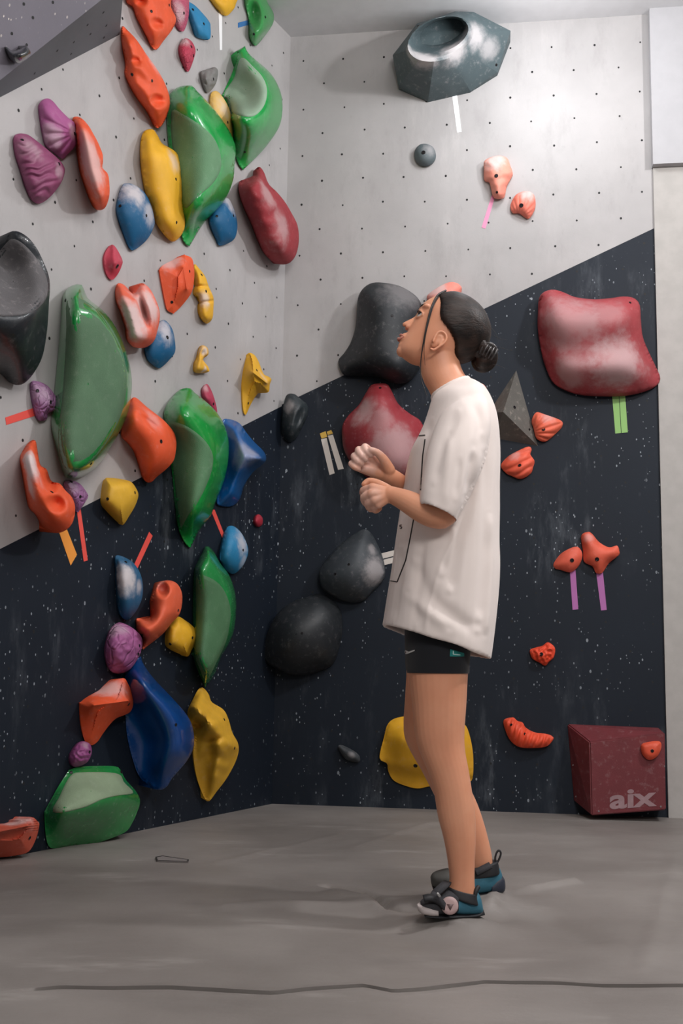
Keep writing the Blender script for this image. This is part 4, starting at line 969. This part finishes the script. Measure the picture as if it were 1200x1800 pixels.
# T-shirt
SX, EX2 = 36, 2.35
tor = [(774, 688, 812, 672, YM, .045), (763, 697, 824, 669, YM, .072), (757, 705, 838, 678, YM, .115), (752, 722, 852, 695, YM, .168), (744, 747, 864, 722, YM, .192), (734, 770, 871, 750, YM, .200), (722, 794, 874, 785, YM, .202), (714, 828, 875, 830, YM, .200), (709, 865, 875, 870, YM, .198), (704, 902, 875, 905, YM, .198), (696, 945, 875, 955, YM, .198), (688, 1000, 875, 1010, YM, .200), (680, 1050, 871, 1068, YM, .204), (675, 1082, 866, 1120, YM, .206), (672, 1099, 861, 1161, YM, .206)]
bm = bmesh.new()
secs = side_sections(tor, 5)
R = [superring(c, A, B, 44, EX2) for c, A, B in secs]
for up, ins in ((0, .93), (2, .92), (10, .90)):
    c, A, B = secs[-1 - up]; R.append(superring(c, A * ins, B * ins, 44, EX2))
rings(bm, R)
for sg in (-1, 1):
    yy = lambda d_: YM + sg * d_
    sl = [(792, 706, 846, 690, yy(.10), .060), (776, 728, 856, 712, yy(.150), .070), (762, 760, 860, 752, yy(.180), .074), (750, 800, 852, 808, yy(.205), .074), (741, 850, 828, 868, yy(.220), .070), (737, 886, 802, 919, yy(.228), .066)]
    if sg > 0: sl = [(a + 6, b + 10, c - 4, d_ + 4, e_, f_) for a, b, c, d_, e_, f_ in sl]
    s2 = side_sections(sl, 5); R = [superring(c, A, B, 32, 2.2) for c, A, B in s2]
    for up, ins in ((0, .88), (2, .86), (7, .82)):
        c, A, B = s2[-1 - up]; R.append(superring(c, A * ins, B * ins, 32, 2.2))
    rings(bm, R)
# collar rib
cl = []
for k in range(29):
    a = 2 * PI * k / 28; f, b = at(760, 697, YM), at(822, 667, YM)
    cl.append(((f + b) / 2 + (f - b) / 2 * math.cos(a) * 1.02 + Vector((0, .066 * math.sin(a), 0)), .0065))
limb(bm, cl, 8, 2, caps=False)
bm = knit(bm, .0042, 7, .5)
bm.normal_update()
for v in bm.verts:
    p = v.co - PP; low = sstep(1.25, .95, p.z) * .6 + .4
    top = sstep(1.43, 1.34, p.z)
    a = noise.noise(Vector((p.x * 9, p.y * 9, p.z * 2.2))) * .011 + noise.noise(Vector((p.x * 18, p.y * 14, p.z * 4.5 + 4))) * .0055
    # diagonal pulls from the shoulder to the belly and to the hem
    a += .008 * math.sin((p.x * .75 + p.z) * 36) * math.exp(-((p.z - 1.17) / .12) ** 2) * sstep(.02, .14, p.x)
    a += .007 * math.sin((p.x * 1.0 - p.z * .35) * 46 + 1) * sstep(1.0, .82, p.z)
    v.co += v.normal * a * low * top * (1 - .75 * sstep(.99, .90, p.z + p.x * .33)) * (.45 + .55 * sstep(-.16, -.04, p.x))
FOLDS = [('803,925 772,1000 756,1060 746,1118', 4.5, .0035), ('796,930 782,975 776,1010', 9, -.007), ('834,790 826,870 806,950 790,1040', 10, -.008), ('850,760 856,860 852,960 842,1090', 9, -.006),
         ('862,900 862,1000 852,1120', 6, .005), ('728,985 752,1040 800,1085 840,1110', 12, -.007), ('716,1040 745,1070 790,1105', 10, .006), ('705,960 700,1030 690,1090', 8, -.004), ('745,940 735,1010 730,1100', 9, -.005),
         ('806,720 776,790 762,850', 9, -.005), ('845,705 838,780 822,870', 8, -.005), ('790,760 785,830 778,890', 8, .004), ('760,735 745,775', 6, -.004), ('810,800 800,880', 7, -.004), ('824,700 845,735 856,790', 8, -.004)]
FOLDS = [([Vector(q) for q in resample(P(l), 9, False)], w_, a_) for l, w_, a_ in FOLDS]
bm.normal_update()
for v in bm.verts:
    if v.co.y > YM - .03 or v.normal.y > -.15: continue
    q = Vector(project(v.co)); d_ = 0
    for l, w_, a_ in FOLDS:
        best = 99
        for a, b in zip(l, l[1:]):
            ab = b - a; t = max(0, min(1, (q - a).dot(ab) / ab.length_squared)); best = min(best, (q - a - ab * t).length)
        if best < w_ * 2.5:
            e_ = min((q - l[0]).length, (q - l[-1]).length)
            d_ += a_ * math.exp(-(best / w_) ** 2) * sstep(0, 28, e_ + 4)
    v.co += v.normal * d_
shirtbvh = BVHTree.FromBMesh(bm)
def cloth(name, rgb, sc=700):
    t = NT(name); oc = t.coord(); n = t.noise(sc, 2, oc); n1 = t.noise(6, 4, oc)
    c = srgb(*rgb); t.l(t.mix(t.ramp(n1, .3, .7), tuple(v * .95 for v in c[:3]) + (1,), c), t.b.inputs['Base Color'])
    t.b.inputs['Roughness'].default_value = .9; t.b.inputs['Sheen Weight'].default_value = .15
    t.bump(n, .12, .001); return t.m
shirt = child('t_shirt', bm, cloth('white_cotton', (240, 228, 222)), person, origin=PP)
shirt['label'] = 'white oversized T-shirt with a thin black outline print'
PRINT = simple('black_print', (22, 20, 20), .7)
def line_on(parent, bvh, pts, wpx, name, m, off=.0009):
    pts = resample(P(pts), 24, False, False); L_, R_ = [], []
    for i, p in enumerate(pts):
        a, b = pts[max(0, i - 1)], pts[min(len(pts) - 1, i + 1)]; dx, dy = b[0] - a[0], b[1] - a[1]; q = math.hypot(dx, dy)
        for s_, lst in ((-1, L_), (1, R_)):
            x, y = p[0] - dy / q * wpx * s_ / 2, p[1] + dx / q * wpx * s_ / 2
            hit, n, ii, dd = bvh.ray_cast(EYE, ray(x, y))
            if hit is None: continue
            if n.dot(EYE - hit) < 0: n = -n
            lst.append((hit + n * off, n))
    k = min(len(L_), len(R_))
    if k < 2: return
    bm = bmesh.new(); rs = []
    for (a, n), (b, n2) in zip(L_[:k], R_[:k]): rs.append([a, b, b - n2 * .0012, a - n * .0012])
    rings(bm, rs); finish(bm); return child(name, bm, m, parent, smooth=False)
for q in ('736,766 747,765', '747,772 743,800 741,830 739,862', '727,912 720,950 713,985 698,1023', '686,1021 692,1022 698,1023'):
    line_on(shirt, shirtbvh, q, 1.7, 'print_line', PRINT)
line_on(shirt, shirtbvh, '706,923 703,923 703,926 706,926 706,929 703,929', 1.2, 'print_mark', PRINT)

# shorts
bm = bmesh.new()
loft(bm, [(712, 1040, 838, 1040, YN, .070), (711, 1085, 836, 1085, YN, .082), (711, 1130, 828, 1130, YN, .087), (713, 1160, 825, 1160, YN, .085), (715, 1181, 824, 1182, YN, .082), (717, 1182, 822, 1183, YN, .079)], 4, 36, 2.15)
loft(bm, [(712, 1040, 832, 1040, 3.04, .070), (711, 1085, 830, 1085, 3.05, .08), (711, 1130, 824, 1130, 3.06, .085), (712, 1160, 818, 1160, 3.065, .083), (713, 1176, 814, 1177, 3.07, .080), (715, 1177, 812, 1178, 3.07, .077)], 4, 36, 2.15)
finish(bm); shbvh = BVHTree.FromBMesh(bm)
shorts = child('shorts', bm, cloth('black_stretch_fabric', (17, 20, 27), 900), person, sharp=60)
shorts['label'] = 'tight black shorts'
def patch_on(parent, bvh, outline, name, m, off=.001): return decal(parent, bvh, P(outline), name, m, off, 40, 3, False, False)
patch_on(shorts, shbvh, '711,1142 714,1146 720,1145 729,1142 729,1144 720,1148 714,1150 712,1148', 'logo', simple('white_print', (214, 212, 210), .6))
lb = patch_on(shorts, shbvh, '791,1141 815,1148 815,1154 790,1154', 'label_patch', simple('teal_label', (24, 128, 124), .7)); lb['label'] = 'teal woven label'
line_on(shorts, shbvh, '796,1144 796,1150 808,1151', 1.4, 'label_mark', simple('pale_thread', (190, 216, 210), .7), .0018)

# climbing shoes
BLUE_S = simple('blue_microfibre', (48, 104, 124), .7, bump=(90, .2)); RUB = simple('black_rubber', (28, 29, 33), .6); NAVY = simple('navy_rubber', (42, 48, 62), .6)
GREYR = simple('chalky_toe_rubber', (92, 92, 88), .75, var=.3); WEB = simple('dark_grey_webbing', (50, 50, 54), .8, bump=(300, .3)); PALE = simple('pale_rubber', (190, 180, 178), .6)
DIAL = simple('pale_pink_plastic', (186, 158, 156), .45); DIALD = simple('dial_mark', (110, 88, 88), .5)
def shoe(label, heel, front, parts):
    """heel, front: rows (top x, top y, sole x, sole y, distance, half width)"""
    bm = bmesh.new(); loft(bm, heel, 4, 28, 2.6); finish(bm); bv = BVHTree.FromBMesh(bm)
    s_ = child('climbing_shoe', bm, BLUE_S, person); s_['label'] = label
    bm = bmesh.new(); loft(bm, front[0], 4, 28, 2.6); finish(bm); child('toe_box', bm, front[1], s_)
    for nm, fn_, m in parts:
        bm = bmesh.new(); fn_(bm); finish(bm); child(nm, bm, m, s_)
    return s_
def Tn(pts, r): return lambda bm: limb(bm, [(at(*p), r) for p in pts], 10, 4)
def sole(rows): return lambda bm: loft(bm, rows, 4, 24, 3)
def band(c0, f, b, hw, r, flat=1.0):
    def fn_(bm):
        a, d_ = at(*f), at(*b); c = (a + d_) / 2; pts = []
        for k in range(25):
            t = 2 * PI * k / 24; pts.append((c + (a - d_) / 2 * math.cos(t) + Vector((0, hw * math.sin(t), 0)), r))
        limb(bm, pts, 8, 2, caps=False)
    return fn_
def webb(pts, wd, th=.0035):
    """flat webbing strap following points, lying on the shoe"""
    def fn_(bm):
        q = [at(*p) for p in resample(pts, 16, False, True)]; rs = []
        for i, p in enumerate(q):
            t = (q[min(15, i + 1)] - q[max(0, i - 1)]).normalized(); n = (EYE - p).normalized() + UP * .6; n = (n - t * n.dot(t)).normalized(); b = t.cross(n)
            rs.append([p + b * wd / 2 + n * th, p - b * wd / 2 + n * th, p - b * wd / 2 - n * th, p + b * wd / 2 - n * th])
        rings(bm, rs)
    return fn_
def dial(x, y, Y, r):
    def fn_(bm):
        c = at(x, y, Y); n = (EYE - c).normalized(); e1 = n.cross(UP).normalized(); e2 = n.cross(e1)
        rings(bm, [[c + (e1 * math.cos(k * PI / 12) + e2 * math.sin(k * PI / 12)) * r * q + n * z for k in range(24)] for q, z in ((1, -.010), (1, .004), (.92, .007), (.6, .0075))])
    return fn_
def tri(x, y, Y, r):
    def fn_(bm):
        c = at(x, y, Y); n = (EYE - c).normalized(); e1 = n.cross(UP).normalized(); e2 = n.cross(e1); c = c + n * .0074
        prism(bm, [c + (e1 * math.sin(k * 2 * PI / 3) - e2 * -math.cos(k * 2 * PI / 3)) * r for k in range(3)], n * .0012)
    return fn_
NY = lambda d_: YN - d_
shoe('near blue climbing shoe with black straps and a round dial',
     [(800, 1570, 800, 1605, 2.875, .040), (812, 1574, 812, 1606, 2.88, .038), (824, 1574, 826, 1606, 2.885, .036), (836, 1568, 840, 1606, 2.89, .033), (843, 1574, 846, 1605, 2.893, .027), (847, 1590, 849, 1603, 2.895, .012)],
     ([(739, 1585, 740, 1598, 2.83, .016), (744, 1581, 745, 1602, 2.835, .032), (756, 1576, 757, 1605, 2.845, .044), (770, 1568, 771, 1606, 2.858, .047), (785, 1561, 786, 1606, 2.868, .045), (803, 1564, 803, 1605, 2.876, .041)], WEB),
     [('toe_rubber', sole([(733, 1590, 734, 1600, 2.825, .012), (740, 1588, 741, 1604, 2.832, .034), (754, 1587, 755, 1606, 2.844, .047), (767, 1590, 768, 1606, 2.856, .049)]), PALE),
      ('sole', sole([(745, 1603, 745, 1608, 2.838, .036), (770, 1603, 770, 1609, 2.858, .048), (800, 1603, 800, 1609, 2.875, .043), (835, 1602, 836, 1608, 2.888, .035), (848, 1596, 851, 1607, 2.895, .020)]), RUB),
      ('collar', sole([(783, 1556, 837, 1571, 2.879, .0365), (783, 1562, 838, 1578, 2.879, .039), (783, 1570, 840, 1588, 2.879, .041), (784, 1572, 838, 1589, 2.879, .034)]), RUB),
      ('strap', webb([(764, 1572, 2.813), (772, 1564, 2.818), (781, 1556, 2.832), (786, 1551, 2.862)], .020), WEB),
      ('strap', webb([(744, 1580, 2.795), (756, 1578, 2.796), (770, 1583, 2.806), (780, 1591, 2.812)], .017), RUB),
      ('strap', webb([(757, 1572, 2.812), (767, 1576, 2.804), (775, 1586, 2.806), (782, 1596, 2.812)], .015), WEB),
      ('buckle', Tn([(769, 1571, 2.796), (772, 1575, 2.796)], .0035), simple('steel_buckle', (190, 190, 190), .3, .8)),
      ('pull_tab', Tn([(833, 1580, 2.86), (836, 1567, 2.862), (840, 1560, 2.868)], .006), RUB),
      ('dial', dial(790, 1592, 2.815, .0215), DIAL), ('dial_mark', tri(791, 1593, 2.815, .010), DIALD)])
shoe('far blue climbing shoe with a pull loop, heel turned out',
     [(812, 1537, 814, 1572, 3.10, .042), (830, 1532, 834, 1570, 3.105, .0425), (850, 1526, 854, 1567, 3.11, .041), (866, 1521, 872, 1565, 3.115, .033), (876, 1524, 881, 1560, 3.118, .026), (881, 1534, 884, 1554, 3.12, .012)],
     ([(757, 1541, 758, 1554, 3.06, .016), (762, 1535, 763, 1558, 3.065, .034), (775, 1530, 777, 1561, 3.075, .044), (795, 1527, 797, 1566, 3.088, .044), (818, 1536, 818, 1570, 3.10, .040)], GREYR),
     [('heel_rubber', sole([(860, 1548, 862, 1568, 3.113, .037), (870, 1540, 873, 1570, 3.116, .036), (880, 1537, 884, 1566, 3.12, .030), (886, 1545, 887, 1560, 3.122, .014)]), NAVY),
      ('sole', sole([(760, 1556, 760, 1561, 3.065, .030), (800, 1562, 800, 1569, 3.09, .044), (835, 1566, 835, 1573, 3.105, .036), (865, 1564, 866, 1570, 3.115, .034)]), RUB),
      ('collar', sole([(813, 1527, 874, 1513, 3.108, .0390), (811, 1534, 876, 1522, 3.108, .0415), (811, 1543, 877, 1533, 3.108, .042), (814, 1544, 874, 1534, 3.108, .036)]), RUB),
      ('strap', webb([(836, 1534, 3.066), (848, 1528, 3.066), (862, 1521, 3.074)], .018), WEB),
      ('pull_loop', Tn([(871, 1519, 3.10), (870, 1508, 3.10), (873, 1498, 3.10), (877, 1495, 3.10), (880, 1500, 3.10), (877, 1510, 3.10), (873, 1517, 3.10)], .0028), RUB)])
